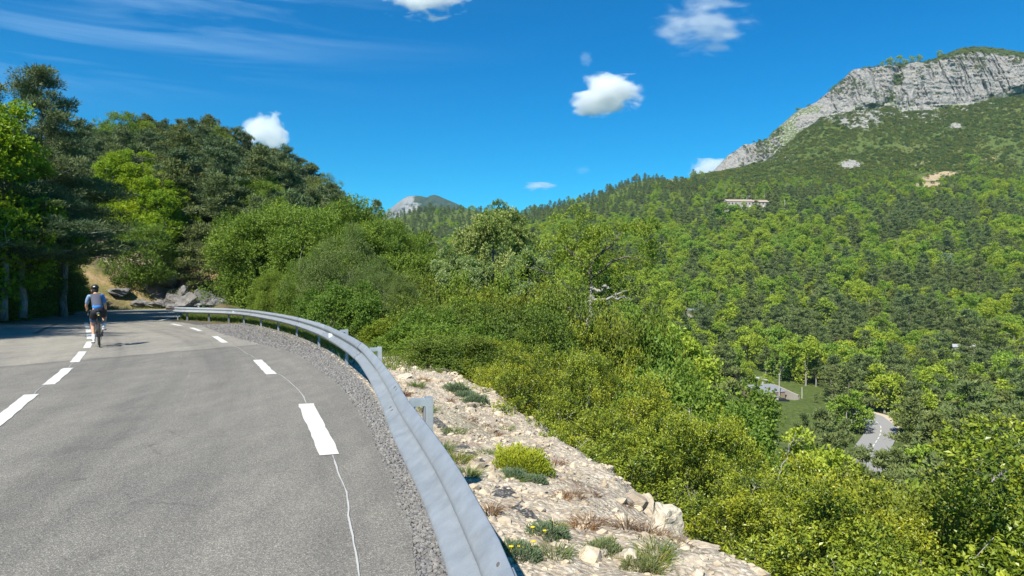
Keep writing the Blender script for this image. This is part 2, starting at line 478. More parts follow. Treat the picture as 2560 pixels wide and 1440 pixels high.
M['rubble'] = rubble_mat()

def ground_mat():
    m = NT('hill_ground')
    o = m.pos()
    n1 = m.noise(.9, 7, .62, o); n2 = m.noise(.05, 6, .6, o); n3 = m.noise(.35, 7, .65, o)
    grass = m.ramp(n1, [(.3, (.04, .06, .018)), (.5, (.08, .11, .026)), (.7, (.125, .15, .04))])
    soil = m.ramp(n1, [(.3, (.07, .05, .035)), (.55, (.17, .12, .085)), (.75, (.30, .235, .17))])
    rock = m.ramp(n3, [(.3, (.10, .10, .09)), (.5, (.24, .23, .21)), (.7, (.34, .325, .295))])
    tan = m.ramp(n3, [(.3, (.26, .19, .11)), (.7, (.44, .35, .22))])
    dry = m.ramp(m.math('ADD', m.math('MULTIPLY', n1, .5), m.math('MULTIPLY', m.noise(7, 6, .75, o), .5)), [(.34, (.07, .085, .025)), (.48, (.19, .165, .06)), (.58, (.33, .23, .12)), (.7, (.42, .32, .2))])
    c = m.mix(m.math('MULTIPLY', m.attr('soil'), m.ramp(n3, [(.35, .3), (.55, 1.0)])), grass, soil)
    c = m.mix(m.attr('dry'), c, dry)
    rf = m.ramp(m.math('ADD', m.attr('rock'), m.math('SUBTRACT', n3, .5)), [(.45, 0.0), (.62, 1.0)])
    c = m.mix(rf, c, rock)
    tf = m.ramp(m.math('ADD', m.attr('tan'), m.math('MULTIPLY', m.math('SUBTRACT', n3, .5), .6)), [(.45, 0.0), (.6, 1.0)])
    c = m.mix(tf, c, tan)
    m.pbr(c, .97, 0, .1, m.bump(m.math('ADD', n1, n3), .7, .3)); return m.mat
M['ground'] = ground_mat()

def cliff_mat():
    m = NT('cliff_rock')
    o = m.pos()
    v1 = m.mapping(o, (1, 1, .35)); 
    n1 = m.noise(.06, 8, .65, v1); n2 = m.noise(.28, 8, .7, m.mapping(o, (1, 1, .5)), .6); n3 = m.noise(.02, 5, .6, o)
    c = m.ramp(n2, [(.28, (.10, .097, .09)), (.43, (.21, .20, .185)), (.6, (.30, .285, .26)), (.8, (.39, .37, .335))])
    c = m.mix(m.ramp(n1, [(.5, 0.0), (.72, .4)]), c, (.34, .29, .24))
    veg = m.ramp(m.math('ADD', m.attr('veg'), m.math('MULTIPLY', m.math('SUBTRACT', m.noise(.11, 7, .7, o), .5), 1.3)), [(.55, 0.0), (.68, 1.0)])
    c = m.mix(veg, c, m.ramp(n2, [(.3, (.03, .045, .014)), (.7, (.085, .11, .03))]))
    m.pbr(c, .95, 0, .1, m.bump(m.math('ADD', n2, m.math('MULTIPLY', n1, .6)), .7, 1.6)); return m.mat
M['cliff'] = cliff_mat()
# ------------------------------------------------------------------ road, rail and terrain layout
def catmull(P, step=0.25):
    P = np.asarray(P, float)
    Q = np.vstack([2 * P[0] - P[1], P, 2 * P[-1] - P[-2]])
    out = []
    for i in range(1, len(Q) - 2):
        L = np.linalg.norm(Q[i + 1] - Q[i]); n = max(2, int(L / step))
        t = np.linspace(0, 1, n, endpoint=False)[:, None]
        a, b, c, d = Q[i - 1], Q[i], Q[i + 1], Q[i + 2]
        out.append(.5 * ((2 * b) + (-a + c) * t + (2 * a - 5 * b + 4 * c - d) * t ** 2 + (-a + 3 * b - 3 * c + d) * t ** 3))
    out.append(P[-1:]); return np.concatenate(out)

def resample(P, step):
    d = np.r_[0, np.cumsum(np.linalg.norm(np.diff(P, axis=0), axis=1))]
    s = np.arange(0, d[-1], step)
    return np.stack([np.interp(s, d, P[:, k]) for k in range(P.shape[1])], 1)

RAIL = catmull([(.38, -4), (.30, -1.5), (.12, 1.0), (.01, 1.84), (-.094, 2.36), (-.305, 3.26), (-.69, 4.66), (-.89, 5.43), (-1.6, 8.07), (-2.43, 10.8),
                (-3.6, 14.0), (-4.76, 16.9), (-6.7, 21.2), (-9.06, 25.8), (-12.3, 31.3), (-14.5, 33.8), (-16.4, 35.2), (-17.7, 36.2), (-18.7, 37.8),
                (-19.1, 40), (-18.6, 43.5), (-16.6, 48), (-13, 52), (-8, 54.5), (0, 56)], .2)
ASPH_R = catmull([(.25, -15), (.30, -2), (.02, 1.0), (-.26, 2.4), (-.50, 3.6), (-.64, 4.21), (-.92, 5.28), (-1.36, 6.73), (-1.63, 7.6), (-2.1, 9.0), (-2.75, 10.8),
                  (-3.75, 13.1), (-5.25, 16.4), (-7.2, 19.4), (-10.1, 23.9), (-13.8, 30.1), (-16.6, 33.9), (-18.6, 35.6), (-19.9, 37.8), (-20.1, 40.5),
                  (-19.4, 44), (-17.2, 48.7), (-13.4, 52.7), (-8.2, 55.2), (4, 56.8)], .3)
ASPH_L = catmull([(4, 65.5), (-10, 65.5), (-18, 65), (-24, 64), (-31, 61.5), (-35, 56.5), (-31.5, 43), (-28.5, 36.5), (-24.6, 30), (-19, 21), (-14, 11),
                  (-11, 3), (-10, -4), (-10, -15)], .5)
ROADPOLY = np.vstack([ASPH_R, ASPH_L])
def offset(P, d):
    T = np.gradient(P, axis=0); T /= np.linalg.norm(T, axis=1)[:, None]
    return P + d * np.c_[T[:, 1], -T[:, 0]]
PLAT = np.vstack([resample(offset(RAIL, .28), 1.0), resample(offset(ASPH_L, .5), 1.5), [(.6, -15)]])

def poly_sd(X, Y, P):
    """signed distance, negative inside"""
    X = np.asarray(X, float).ravel(); Y = np.asarray(Y, float).ravel()
    d2 = np.full(len(X), 1e18); ins = np.zeros(len(X), bool)
    A = P; B = np.roll(P, -1, 0)
    for (ax_, ay), (bx, by) in zip(A, B):
        ex, ey = bx - ax_, by - ay
        L = ex * ex + ey * ey
        if L < 1e-12: continue
        t = np.clip(((X - ax_) * ex + (Y - ay) * ey) / L, 0, 1)
        d2 = np.minimum(d2, (X - ax_ - t * ex) ** 2 + (Y - ay - t * ey) ** 2)
        c = (ay > Y) != (by > Y)
        if by != ay:
            xi = ax_ + (Y - ay) / (by - ay) * ex
            ins ^= c & (X < xi)
    d = np.sqrt(d2)
    return np.where(ins, -d, d)

ST = [-3000, -600, 0, 250, 450, 620, 850, 1000, 1150, 1300, 1500, 1700, 1900, 2100, 2300, 2560, 3200, 6000]
def lev(Y, Z): return (np.full(len(ST), float(Y)), np.array(Z, float), np.array(ST, float))
LEV = [
 lev(10, [2, 2, 1, .5, 0, 0, -1, -2, -3, -4, -5, -6, -7, -8, -9, -10, -12, -15]),
 lev(30, [8, 6, 4, 2, 1, 0, -5, -6, -7, -8, -9, -11, -13, -14, -16, -18, -22, -25]),
 lev(60, [16, 13, 8, 4, 3, 3, 2, 0, -6, -14, -16, -19, -22, -25, -27, -29, -31, -33]),
 lev(90, [26, 22, 16, 14, 14, 12, 8, 3, -6, -17, -20, -24, -27, -29, -30, -31, -33, -34]),
 lev(130, [32, 28, 22, 25, 26, 21, 12, 5, -4, -19, -23, -27, -30.5, -31.3, -31.5, -32, -34, -36]),
 lev(180, [28, 24, 20, 18, 16, 14, 6, 1, -6, -18, -23, -27, -30.5, -31.3, -31.3, -31, -33, -36]),
 lev(240, [25, 20, 10, 5, 0, -2, -6, -10, -12, -16, -20, -25, -29, -29, -29, -28, -26, -25]),
 lev(320, [30, 20, 0, -5, -8, -10, -12, -12, -8, -6, -10, -14, -14, -14, -10, -4, 5, 10]),
 lev(430, [40, 30, 20, 15, 10, 8, 5, 5, 12, 18, 18, 16, 20, 22, 26, 30, 35, 40]),
 lev(560, [60, 50, 45, 40, 35, 30, 28, 30, 38, 44, 50, 58, 71, 72, 74, 78, 80, 80]),
 lev(700, [80, 75, 70, 65, 60, 58, 56, 60, 66, 74, 92, 108, 118, 126, 132, 135, 135, 130]),
]
def pyz(px, py, Y): return CAMZ + (HY - py) / F * Y
_b = [(-3000, 90, 0), (900, 90, 0), (956, 92, 0), (1075, 108, 0), (1156, 105, 0), (1300, 102, 0), (1431, 118, 0), (1525, 133, 0), (1587, 143, 0), (1697, 148, 0)]
_bz = [(1778, 437), (1850, 422), (1924, 398), (1971, 362), (2014, 325), (2061, 290), (2115, 277), (2158, 268), (2227, 262), (2252, 282), (2328, 279), (2422, 260), (2494, 235), (2559, 217), (2700, 215)]
BASE_PX = np.array([b[0] for b in _b] + [b[0] for b in _bz] + [3200, 6000], float)
BASE_Z = np.array([b[1] for b in _b] + [pyz(p, q, 870) for p, q in _bz] + [270, 200], float)
_tp = [(1787, 423), (1819, 390), (1859, 365), (1917, 351), (1931, 333), (1967, 304), (2000, 277), (2043, 253), (2083, 221), (2133, 177), (2180, 168), (2234, 163),
       (2314, 157), (2386, 137), (2440, 130), (2512, 140), (2559, 146), (2700, 170)]
_sk = [(1787, 423), (1819, 390), (1859, 365), (1917, 351), (1931, 333), (1967, 304), (2000, 277), (2043, 253), (2083, 221), (2133, 177), (2180, 170), (2234, 163),
       (2314, 153), (2368, 133), (2404, 118), (2458, 115), (2512, 122), (2559, 129), (2700, 150)]
TOP_PX = np.array([-3000, 956, 1075, 1300, 1431, 1525, 1587, 1697, 1740] + [p for p, _ in _tp] + [3200, 6000], float)
TOP_Z = np.array([88, 90, 105, 99, 115, 130, 140, 146, 149] + [pyz(p, q, 900) for p, q in _tp] + [300, 220], float)
SKY_PX = np.array([-3000, 956, 1075, 1300, 1431, 1525, 1587, 1697, 1740] + [p for p, _ in _sk] + [3200, 6000], float)
SKY_Z = np.array([86, 87, 100, 95, 111, 126, 136, 142, 146] + [pyz(p, q, 930) for p, q in _sk] + [310, 220], float)

def far_h(PX, Y):
    """height of the open country, from level curves around the camera"""
    PX = np.clip(PX, -3000, 6000)
    ys = []; zs = []
    for Yk, Zk, P in LEV:
        ys.append(Yk[0]); 
        # smooth in px: average of three samples
        z = 0
        w = 40
        for o, q in ((-w, .25), (0, .5), (w, .25)): z = z + q * np.interp(PX + o, P, Zk)
        zs.append(z)
    ys += [870, 897, 930, 1050, 1600, 4500]
    sk = np.interp(PX, SKY_PX, SKY_Z)
    zs += [np.interp(PX, BASE_PX, BASE_Z), np.interp(PX, TOP_PX, TOP_Z) - 1, sk, sk - 45, np.full(PX.shape, 40.), np.full(PX.shape, 20.)]
    ys = np.array(ys); zs = np.array(zs)
    k = np.clip(np.searchsorted(ys, Y) - 1, 0, len(ys) - 2)
    t = np.clip((Y - ys[k]) / (ys[k + 1] - ys[k]), 0, 1)
    idx = np.arange(len(PX))
    z0 = zs[k, idx]; z1 = zs[k + 1, idx]
    zm = zs[np.maximum(k - 1, 0), idx]; zp = zs[np.minimum(k + 2, len(ys) - 1), idx]
    ym = ys[np.maximum(k - 1, 0)]; yp = ys[np.minimum(k + 2, len(ys) - 1)]
    h = ys[k + 1] - ys[k]
    d0 = (z1 - zm) / np.maximum(ys[k + 1] - ym, 1); d1 = (zp - z0) / np.maximum(yp - ys[k], 1)
    sharp = ys[k] >= 700
    dl = (z1 - z0) / h
    d0 = np.where(sharp, dl, d0) * h; d1 = np.where(sharp, dl, d1) * h
    t2 = t * t; t3 = t2 * t
    return (2 * t3 - 3 * t2 + 1) * z0 + (t3 - 2 * t2 + t) * d0 + (-2 * t3 + 3 * t2) * z1 + (t3 - t2) * d1

def height(X, Y, detail=True):
    shp = np.shape(X)
    X = np.asarray(X, float).ravel(); Y = np.asarray(Y, float).ravel()
    Yc = np.maximum(Y, 4.0)
    PX = 1280 + F * X / (Yc + 0.0)
    z = far_h(PX, Yc)
    if detail:
        amp = np.clip((Yc - 60) / 400, 0, 1)
        z = z + amp * (7 * fbm(X / 90, Y / 90, 3, 5, .55) + 9 * fbm(X / 260, Y / 260, 11, 3) * sstep(Yc, 250, 600) * (1 - sstep(Yc, 780, 860)))
    near = np.abs(Y) < 400
    s = np.full(len(X), 400.0)
    s[near] = poly_sd(X[near], Y[near], PLAT)
    wb = np.clip(1.35 + .05 * Y, 1.3, 3.0)
    drop = np.where(s < wb, .17 * s, .17 * wb + .78 * (s - wb))
    nz = .15 * fbm(X / 1.3, Y / 1.3, 5, 4) * np.clip(s - .3, 0, 1.5)
    lo = -drop + nz
    up = np.where(s < 1.2, .12 * s, .144 + .62 * (s - 1.2)) + .5 * nz + .5 * fbm(X / 4, Y / 4, 8, 4) * np.clip(s - 1, 0, 1.5)
    z = np.where(s <= 0, -.03, np.clip(z, np.minimum(lo, up), np.maximum(up, lo)))
    k = (np.abs(X - 78) < 40) & (np.abs(Y - 212) < 40)
    if k.any():
        w = np.exp(-(((X[k] - 77) / 13) ** 2 + ((Y[k] - 212) / 12) ** 2) ** 1.5)
        z[k] = z[k] * (1 - w) + (-32.8) * w
    return z.reshape(shp)

def hgt(x, y): return float(height(np.array([x]), np.array([y]))[0])
def s_at(X, Y): return poly_sd(np.atleast_1d(X), np.atleast_1d(Y), PLAT)

# special areas, in world coordinates
HOUSE_XY = (78.0, 213.0)
VR = catmull([(90.2, 186.5), (91.3, 183), (92.6, 177.4), (91.5, 172.4), (89.4, 165.2), (86.8, 160), (83.6, 154.6), (79.5, 148.3), (75.3, 142), (70, 133), (66, 122)], 1.0)   # valley road centre line
def dist_line(X, Y, L):
    d = np.full(np.shape(X), 1e9)
    for p in L[::3]: d = np.minimum(d, (X - p[0]) ** 2 + (Y - p[1]) ** 2)
    return np.sqrt(d)

def pxpy(X, Y, Z): return 1280 + F * X / Y, HY - F * (Z - CAMZ) / Y

def build_ground():
    yy = [-25.0]
    while yy[-1] < 5: yy.append(yy[-1] + .5)
    while yy[-1] < 4500: yy.append(yy[-1] * 1.0112 + .01)
    yy = np.array(yy)
    tt = np.r_[np.linspace(-3.4, -.86, 60, endpoint=False), np.linspace(-.86, .86, 520, endpoint=False), np.linspace(.86, 3.4, 60)]
    YY, TT = np.meshgrid(yy, tt, indexing='ij')
    XX = TT * (np.maximum(YY, 0) * .995 + 9)
    Z = height(XX, YY)
    xr, yr = XX.ravel(), YY.ravel(); z = Z.ravel()
    s = np.full(len(xr), 300.); nr = (np.abs(yr) < 150); s[nr] = poly_sd(xr[nr], yr[nr], PLAT)
    PX = 1280 + F * xr / np.maximum(yr, 4); PY = HY - F * (z - CAMZ) / np.maximum(yr, 4)
    # keep the ground below the valley road sheet
    rock = np.zeros(len(xr)); tan = np.zeros(len(xr)); soil = np.zeros(len(xr)); dry = np.zeros(len(xr))
    soil += (1 - sstep(s, 25, 70)) * .75
    hill = (yr > 54) & (yr < 130) & (PX < 1000)
    dry += np.where(hill, (1 - sstep(s, 6, 14)) * sstep(vn(xr / 2.5, yr / 2.5, 4), .2, .5) * .9, 0)
    scree = hill & (PX > 130) & (PX < 330)
    rock += sstep(PX, 130, 200) * (1 - sstep(PX, 260, 340)) * np.where(hill, .15, 0)
    mt = yr > 600
    # stony band under the cliff, bare limestone patches on the scrub slope
    below = np.interp(PX, BASE_PX, BASE_Z) - z
    rock += np.where(mt & (PX > 1750), np.clip(.50 - below / 75., 0, .5) + .26 * (fbm(xr / 60, yr / 60, 31, 4) > .22), 0)
    for (a, b, ra, rb, w) in [(2155, 295, 70, 42, .9), (2128, 412, 38, 16, 1.0), (2390, 316, 26, 12, 1), (1980, 400, 60, 18, .5), (2055, 430, 60, 10, .4),
                              (1690, 448, 45, 12, .6), (1870, 478, 40, 10, .6), (1770, 455, 20, 7, .6), (2210, 505, 60, 8, .5), (1850, 495, 30, 10, .55)]:
        q = ((PX - a) / ra) ** 2 + ((PY - b) / rb) ** 2
        rock += np.where(mt | (yr > 500), w * np.exp(-q * 1.2), 0)
    for (a, b, ra, rb, w) in [(2350, 440, 42, 13, 1.3), (2320, 462, 50, 7, 1.0), (2300, 410, 26, 7, .9), (2470, 395, 40, 7, .8), (2350, 480, 45, 9, .9), (2228, 470, 16, 7, .9)]:
        q = ((PX - a - (PY - b) * -2.2) / ra) ** 2 + ((PY - b) / rb) ** 2
        tan += np.where(yr > 500, w * np.exp(-q * 1.2), 0)
    dry += np.where(mt, sstep(PX, 1950, 2350) * sstep(yr, 600, 720) * .18 * sstep(fbm(xr / 120, yr / 120, 41, 3), -.1, .3), 0)
    V = np.c_[xr, yr, z]
    nY, nT = XX.shape
    i = np.arange(nY - 1)[:, None]; j = np.arange(nT - 1)[None]
    a = i * nT + j
    Q = np.stack([a, a + 1, a + nT + 1, a + nT], -1).reshape(-1, 4)
    me = npmesh('ground', V, [Q], [M['ground']], attrs={'rock': ('POINT', np.clip(rock, 0, 1)), 'tan': ('POINT', np.clip(tan, 0, 1)),
                'soil': ('POINT', np.clip(soil, 0, 1)), 'dry': ('POINT', np.clip(dry, 0, 1))}, smooth=True)
    o = put('ground', me)
    tag(o, 'green and stony ground falling from the road into the valley and up the mountain', 'ground', kind='structure')

def build_cliff():
    nu, nv = 1000, 170
    px = np.linspace(1745, 2720, nu)
    top = np.interp(px, TOP_PX, TOP_Z); base = np.interp(px, BASE_PX, BASE_Z); sk = np.interp(px, SKY_PX, SKY_Z)
    v = np.linspace(-.3, 1.12, nv)
    PXg, Vg = np.meshgrid(px, v, indexing='ij')
    T = top[:, None]; B = base[:, None]
    hh = np.maximum(T - B, 4)
    vc = np.clip(Vg, 0, 1)
    Z = B + hh * Vg
    Z = np.where(Vg > 1, T + (Vg - 1) / .12 * (sk[:, None] - T + .5), Z)
    Y = 866 + 33 * vc ** 1.25 + np.where(Vg > 1, (Vg - 1) / .12 * 34, 0) + np.where(Vg < 0, -Vg * 30, 0)
    Z = np.where(Vg < 0, B + Vg * 90, Z)
    X = (PXg - 1280) / F * Y
    x, z = X, Z
    # buttresses, vertical cracks, ledges
    but = fbm(x / 30, z / 130, 51, 3, .5)
    crack = 1 - np.abs(fbm(x / 10 + .35 * fbm(x / 15, z / 15, 6), z / 75, 52, 3, .5)) * 3.2
    cell = fbm(x / 4.2, z / 6.0, 53, 4, .65)
    led = fbm(x / 22, z / 5.0, 54, 2, .5)
    env = np.clip(np.minimum(Vg + .10, 1.12 - Vg) * 9, 0, 1) * np.clip(hh / 30, .25, 1)
    D = env * (11 * but - 4.0 * np.clip(crack, 0, 1) ** 3 + 3.0 * cell + 2.8 * led)
    # gully in the middle of the face
    gx = np.interp(Z.ravel(), [240, 330], [2225, 2265]).reshape(Z.shape)
    D = D - 9 * np.exp(-((PXg - gx) / 12) ** 2) * env
    Y = Y - D
    Zd = Z + env * 1.4 * fbm(x / 7, z / 7, 57, 3)
    X = (PXg - 1280) / F * Y
    veg = .12 + .55 * sstep(vc, .9, 1.0) * sstep(PXg, 2240, 2320) + .5 * np.exp(-((PXg - gx) / 16) ** 2) * (PXg > 2150) + .45 * (1 - sstep(vc, .0, .12)) + np.clip(led * .5, 0, .22) + np.where(PXg < 1960, .12, 0)
    veg += .35 * sstep(Vg, 1.0, 1.04)
    V = np.c_[X.ravel(), Y.ravel(), Zd.ravel()]
    i = np.arange(nu - 1)[:, None]; j = np.arange(nv - 1)[None]; a = i * nv + j
    Q = np.stack([a, a + nv, a + nv + 1, a + 1], -1).reshape(-1, 4)
    o = put('cliff', npmesh('cliff', V, [Q], [M['cliff']], attrs={'veg': ('POINT', np.clip(veg, 0, 1).ravel())}, smooth=False))
    tag(o, 'pale grey limestone cliff band along the top of the mountain', 'cliff', kind='structure')

def build_far_mountain():
    # two distant summits behind the wooded ridge
    for nm, Y0, prof, lab, bx in (
        ('far_peak', 2600, [(900, 600), (940, 552), (956, 537), (975, 522), (994, 507), (1008, 497), (1019, 491), (1037, 489), (1052, 490), (1069, 494), (1085, 498), (1100, 505), (1130, 517), (1180, 540), (1260, 600)],
         'distant grey rocky summit with a bare cliff on its near side', 1),
        ('far_ridge', 3900, [(1000, 600), (1040, 512), (1062, 497), (1075, 489), (1087, 487), (1097, 490), (1106, 494), (1120, 500), (1137, 507), (1156, 516), (1200, 534), (1300, 600)],
         'farthest dark bluish green summit behind the rocky one', 0)):
        P = np.array(prof, float)
        px = np.linspace(P[0, 0], P[-1, 0], 360); nv = 120
        top = CAMZ + (HY - np.interp(px, P[:, 0], P[:, 1])) / F * Y0
        v = np.linspace(0, 1, nv)
        PXg, Vg = np.meshgrid(px, v, indexing='ij')
        Z = -50 + (top[:, None] + 50) * Vg
        X0 = (PXg - 1280) / F * Y0
        Y = Y0 - (1 - Vg) * 420 * (1 - .35 * bx)
        Y = Y - 26 * fbm(X0 / 70, Z / 50, 61 + bx, 5, .6) * np.clip((1 - Vg) * 12, 0, 1) - 16 * np.abs(fbm(X0 / 22 , Z / 40, 63, 4, .6)) * np.clip((1 - Vg) * 12, 0, 1)
        X = (PXg - 1280) / F * Y0
        Z = Z + np.where(Vg > .99, 0, 0)
        Vt = np.c_[X.ravel(), Y.ravel(), Z.ravel()]
        # back side
        bk = np.c_[X[:, -1], np.full(len(px), Y0 + 500), np.full(len(px), -50.)]
        n0 = len(Vt); Vt = np.r_[Vt, bk]
        i = np.arange(len(px) - 1)[:, None]; j = np.arange(nv - 1)[None]; a = i * nv + j
        Q = np.stack([a, a + nv, a + nv + 1, a + 1], -1).reshape(-1, 4)
        k = np.arange(len(px) - 1)
        Q2 = np.stack([k * nv + nv - 1, (k + 1) * nv + nv - 1, n0 + k + 1, n0 + k], -1)
        if bx: veg = .75 - 1.1 * np.exp(-(((PXg - 1000) / 42) ** 2)) + .3 * (Vg > .93)
        else: veg = np.full(PXg.shape, .9)
        veg = np.r_[np.clip(veg, 0, 1).ravel(), np.full(len(px), .8)]
        o = put(nm, npmesh(nm, Vt, [Q, Q2], [M['farmt']], attrs={'veg': ('POINT', veg)}, smooth=True))
        tag(o, lab, 'mountain', kind='structure')

def farmt():
    m = NT('far_mountain')
    o = m.pos(); n = m.noise(.012, 9, .68, m.mapping(o, (1, 1, .5))); n2 = m.noise(.05, 7, .7, o)
    rock = m.ramp(n, [(.3, (.13, .13, .13)), (.55, (.23, .23, .225)), (.75, (.31, .305, .29))])
    veg = m.ramp(n2, [(.3, (.03, .045, .025)), (.7, (.06, .08, .04))])
    f = m.ramp(m.math('ADD', m.attr('veg'), m.math('SUBTRACT', n2, .5)), [(.42, 0.0), (.58, 1.0)])
    m.pbr(m.mix(f, rock, veg), .95, 0, .1, m.bump(n, 1, 12)); return m.mat
M['farmt'] = farmt()

# ------------------------------------------------------------------ road surface and markings
def fill_poly(name, P, z, mat, parent=None, thick=None):
    from mathutils.geometry import delaunay_2d_cdt
    n = len(P)
    V, E, Fc, _, _, _ = delaunay_2d_cdt([Vector((float(p[0]), float(p[1]))) for p in P], [], [list(range(n))], 1, 1e-5)
    T = np.array([f[:3] for f in Fc if len(f) == 3])
    VV = np.array([(v[0], v[1], z) for v in V])
    e1 = VV[T[:, 1]] - VV[T[:, 0]]; e2 = VV[T[:, 2]] - VV[T[:, 0]]
    neg = (e1[:, 0] * e2[:, 1] - e1[:, 1] * e2[:, 0]) < 0
    T[neg] = T[neg][:, ::-1]
    me = npmesh(name, VV, [T])
    me.materials.append(mat)
    return put(name, me, parent)

def ribbon(P, w):
    T = np.gradient(P, axis=0); T /= np.linalg.norm(T, axis=1)[:, None]
    N = np.c_[-T[:, 1], T[:, 0]]
    return P + N * w / 2, P - N * w / 2

def strip(name, P, w, z, mat, parent=None, jag=0.0):
    L, R = ribbon(P, w)
    if jag:
        L = L + RNG.normal(0, jag, L.shape); R = R + RNG.normal(0, jag, R.shape)
    n = len(P)
    V = np.r_[np.c_[L, np.full(n, z)], np.c_[R, np.full(n, z)]]
    k = np.arange(n - 1)
    Q = np.stack([k + n, k + n + 1, k + 1, k], -1)
    return put(name, npmesh(name, V, [Q], [mat]), parent)

def build_road():
    # crumbly asphalt edge
    R = resample(ASPH_R, .06)
    nn = fbm(R[:, 0] * 6, R[:, 1] * 6, 71, 3)[:, None] * .035
    T = np.gradient(R, axis=0); T /= np.linalg.norm(T, axis=1)[:, None]
    R = R + nn * np.c_[T[:, 1], -T[:, 0]]
    road = fill_poly('road', np.vstack([R, resample(ASPH_L, .8)]), 0.0, M['asphalt'])
    tag(road, 'grey asphalt mountain road bending left and then right behind the guard rail', 'road', kind='structure')
    # thickness along the outer edge
    n = len(R); V = np.r_[np.c_[R, np.zeros(n)], np.c_[R + .02 * np.c_[T[:, 1], -T[:, 0]], np.full(n, -.06)]]
    k = np.arange(n - 1)
    put('road_edge', npmesh('road_edge', V, [np.stack([k, k + n, k + n + 1, k + 1], -1)], [M['asphalt']]), road)
    z = .006
    def dash(name, a, b, w, c0=None):
        A = np.array(G(*a)); B = np.array(G(*b))
        c = (A + B) / 2
        if c0: c = c + np.array(c0)
        P = catmull([A, c, B], .2)
        strip(name, P, w, z, M['paint'], road, .006)
    edge = [((825, 1138), (765, 1010)), ((679, 936), (643, 900)), ((563, 857), (537, 841)), ((501, 827.5), (478, 819.5)), ((452, 814.5), (430, 809.5))]
    for a, b in edge: dash('edge_dash', a, b, .18)
    ctr = [((-34, 1078), (78, 986.7)), ((122, 962), (171, 920.5)), ((186.5, 906), (207, 879)), ((217, 870.5), (225, 854)), ((225, 848), (223.6, 835)),
           ((222, 832), (220, 823.2)), ((219, 820.3), (217.5, 814)), ((217, 811.6), (215, 806.4))]
    for a, b in ctr: dash('centre_dash', a, b, .17)
    # solid line at the bend and the far edges
    P = catmull([G(398, 801.5), G(412, 799), G(430, 794), G(455, 790.5), G(481, 787), G(530, 781)], .3); strip('edge_line', P, .17, z, M['paint'], road)
    P = catmull([G(0, 805), G(22, 802), G(50, 796), G(80, 789.5)], .3); strip('edge_line', P, .2, z, M['paint'], road)
    P = catmull([(-33.5, 57.0), (-30, 60.3), (-24, 62.8), (-18, 63.8), (-8, 64.3), (3, 64.3)], .3); strip('edge_line', P, .18, z, M['paint'], road)
    # thin wobbly pre-marking line running between the dashes
    def thin(pts):
        P = catmull([G(*p) for p in pts], .12)
        P = P + .012 * np.c_[fbm(P[:, 1] * 3, P[:, 0] * 3, 5), fbm(P[:, 1] * 3, P[:, 0] * 3, 9)]
        strip('marking_line', P, .010, z, M['oldpaint'], road, .002)
    thin([(832, 1139), (845, 1180), (866, 1232), (872, 1290), (884, 1360), (895, 1440), (903, 1540)])
    thin([(765, 1008), (757, 990), (742, 972), (718, 950), (708, 942), (697, 936)])
    thin([(641, 899), (626, 888), (616, 884), (600, 872), (586, 866)])
    thin([(86, 986), (92, 978), (104, 969), (114, 962)])
    thin([(171, 920), (176, 914), (184, 907)])
    # dark skid mark
    P = catmull([G(89, 834), G(112, 822), G(140, 811)], .2)
    sk = strip('skid_mark', P, .16, z, M['skid'], road)
    # gravel track leaving the road on the far side, between the trees
    P = catmull([(-24, 62), (-29, 64.5), (-36, 67), (-43, 70), (-50, 75), (-58, 82)], .6)
    P = resample(P, .6); L, Rr = ribbon(P, 4.6)
    cols = [L + (Rr - L) * t for t in np.linspace(0, 1, 8)]
    V = np.concatenate([np.c_[c, height(c[:, 0], c[:, 1]) + .06 + .05 * math.sin(math.pi * q / 7)] for q, c in enumerate(cols)])
    n = len(P); Q = []
    for q in range(7):
        k = np.arange(n - 1); Q.append(np.stack([q * n + k, (q + 1) * n + k, (q + 1) * n + k + 1, q * n + k + 1], -1))
    tr = put('gravel_track', npmesh('gravel_track', V, Q, [M['track']], smooth=True)); tag(tr, 'pale gravel track climbing away between the trees', 'path', kind='structure')

def skid():
    m = NT('skid_mark')
    m.pbr(m.mix(m.noise(60, 4, .6), (.055, .055, .056), (.10, .10, .10)), .85); return m.mat
M['skid'] = skid()
M['track'] = simple('track_earth', (.25, .195, .145), .95, scale=1.2, var=.3)
M['oldpaint'] = simple('faded_paint', (.42, .42, .40), .8)
# ------------------------------------------------------------------ plant generators
def unit(v): return v / (np.linalg.norm(v, axis=-1, keepdims=True) + 1e-9)

def rnd_dir(rng, n):
    return unit(rng.normal(size=(n, 3)))

def leaves(rng, C, A, U, L, Wd, fold=0.25):
    """one folded leaf (two quads' worth: 2 triangles) per row; C base point, A axis, U width direction"""
    n = len(C)
    L = np.broadcast_to(np.asarray(L, float), (n,))[:, None]; Wd = np.broadcast_to(np.asarray(Wd, float), (n,))[:, None]
    N = np.cross(A, U)
    tip = C + A * L; m = C + A * L * .45
    a = m + U * Wd * .5 + N * Wd * fold; b = m - U * Wd * .5 + N * Wd * fold
    V = np.stack([C, a, tip, b], 1).reshape(-1, 3)
    i = np.arange(n) * 4
    T = np.concatenate([np.stack([i, i + 1, i + 2], 1), np.stack([i, i + 2, i + 3], 1)])
    return V, T

def perp(rng, A):
    r = rnd_dir(rng, len(A)); u = unit(np.cross(A, r)); return u

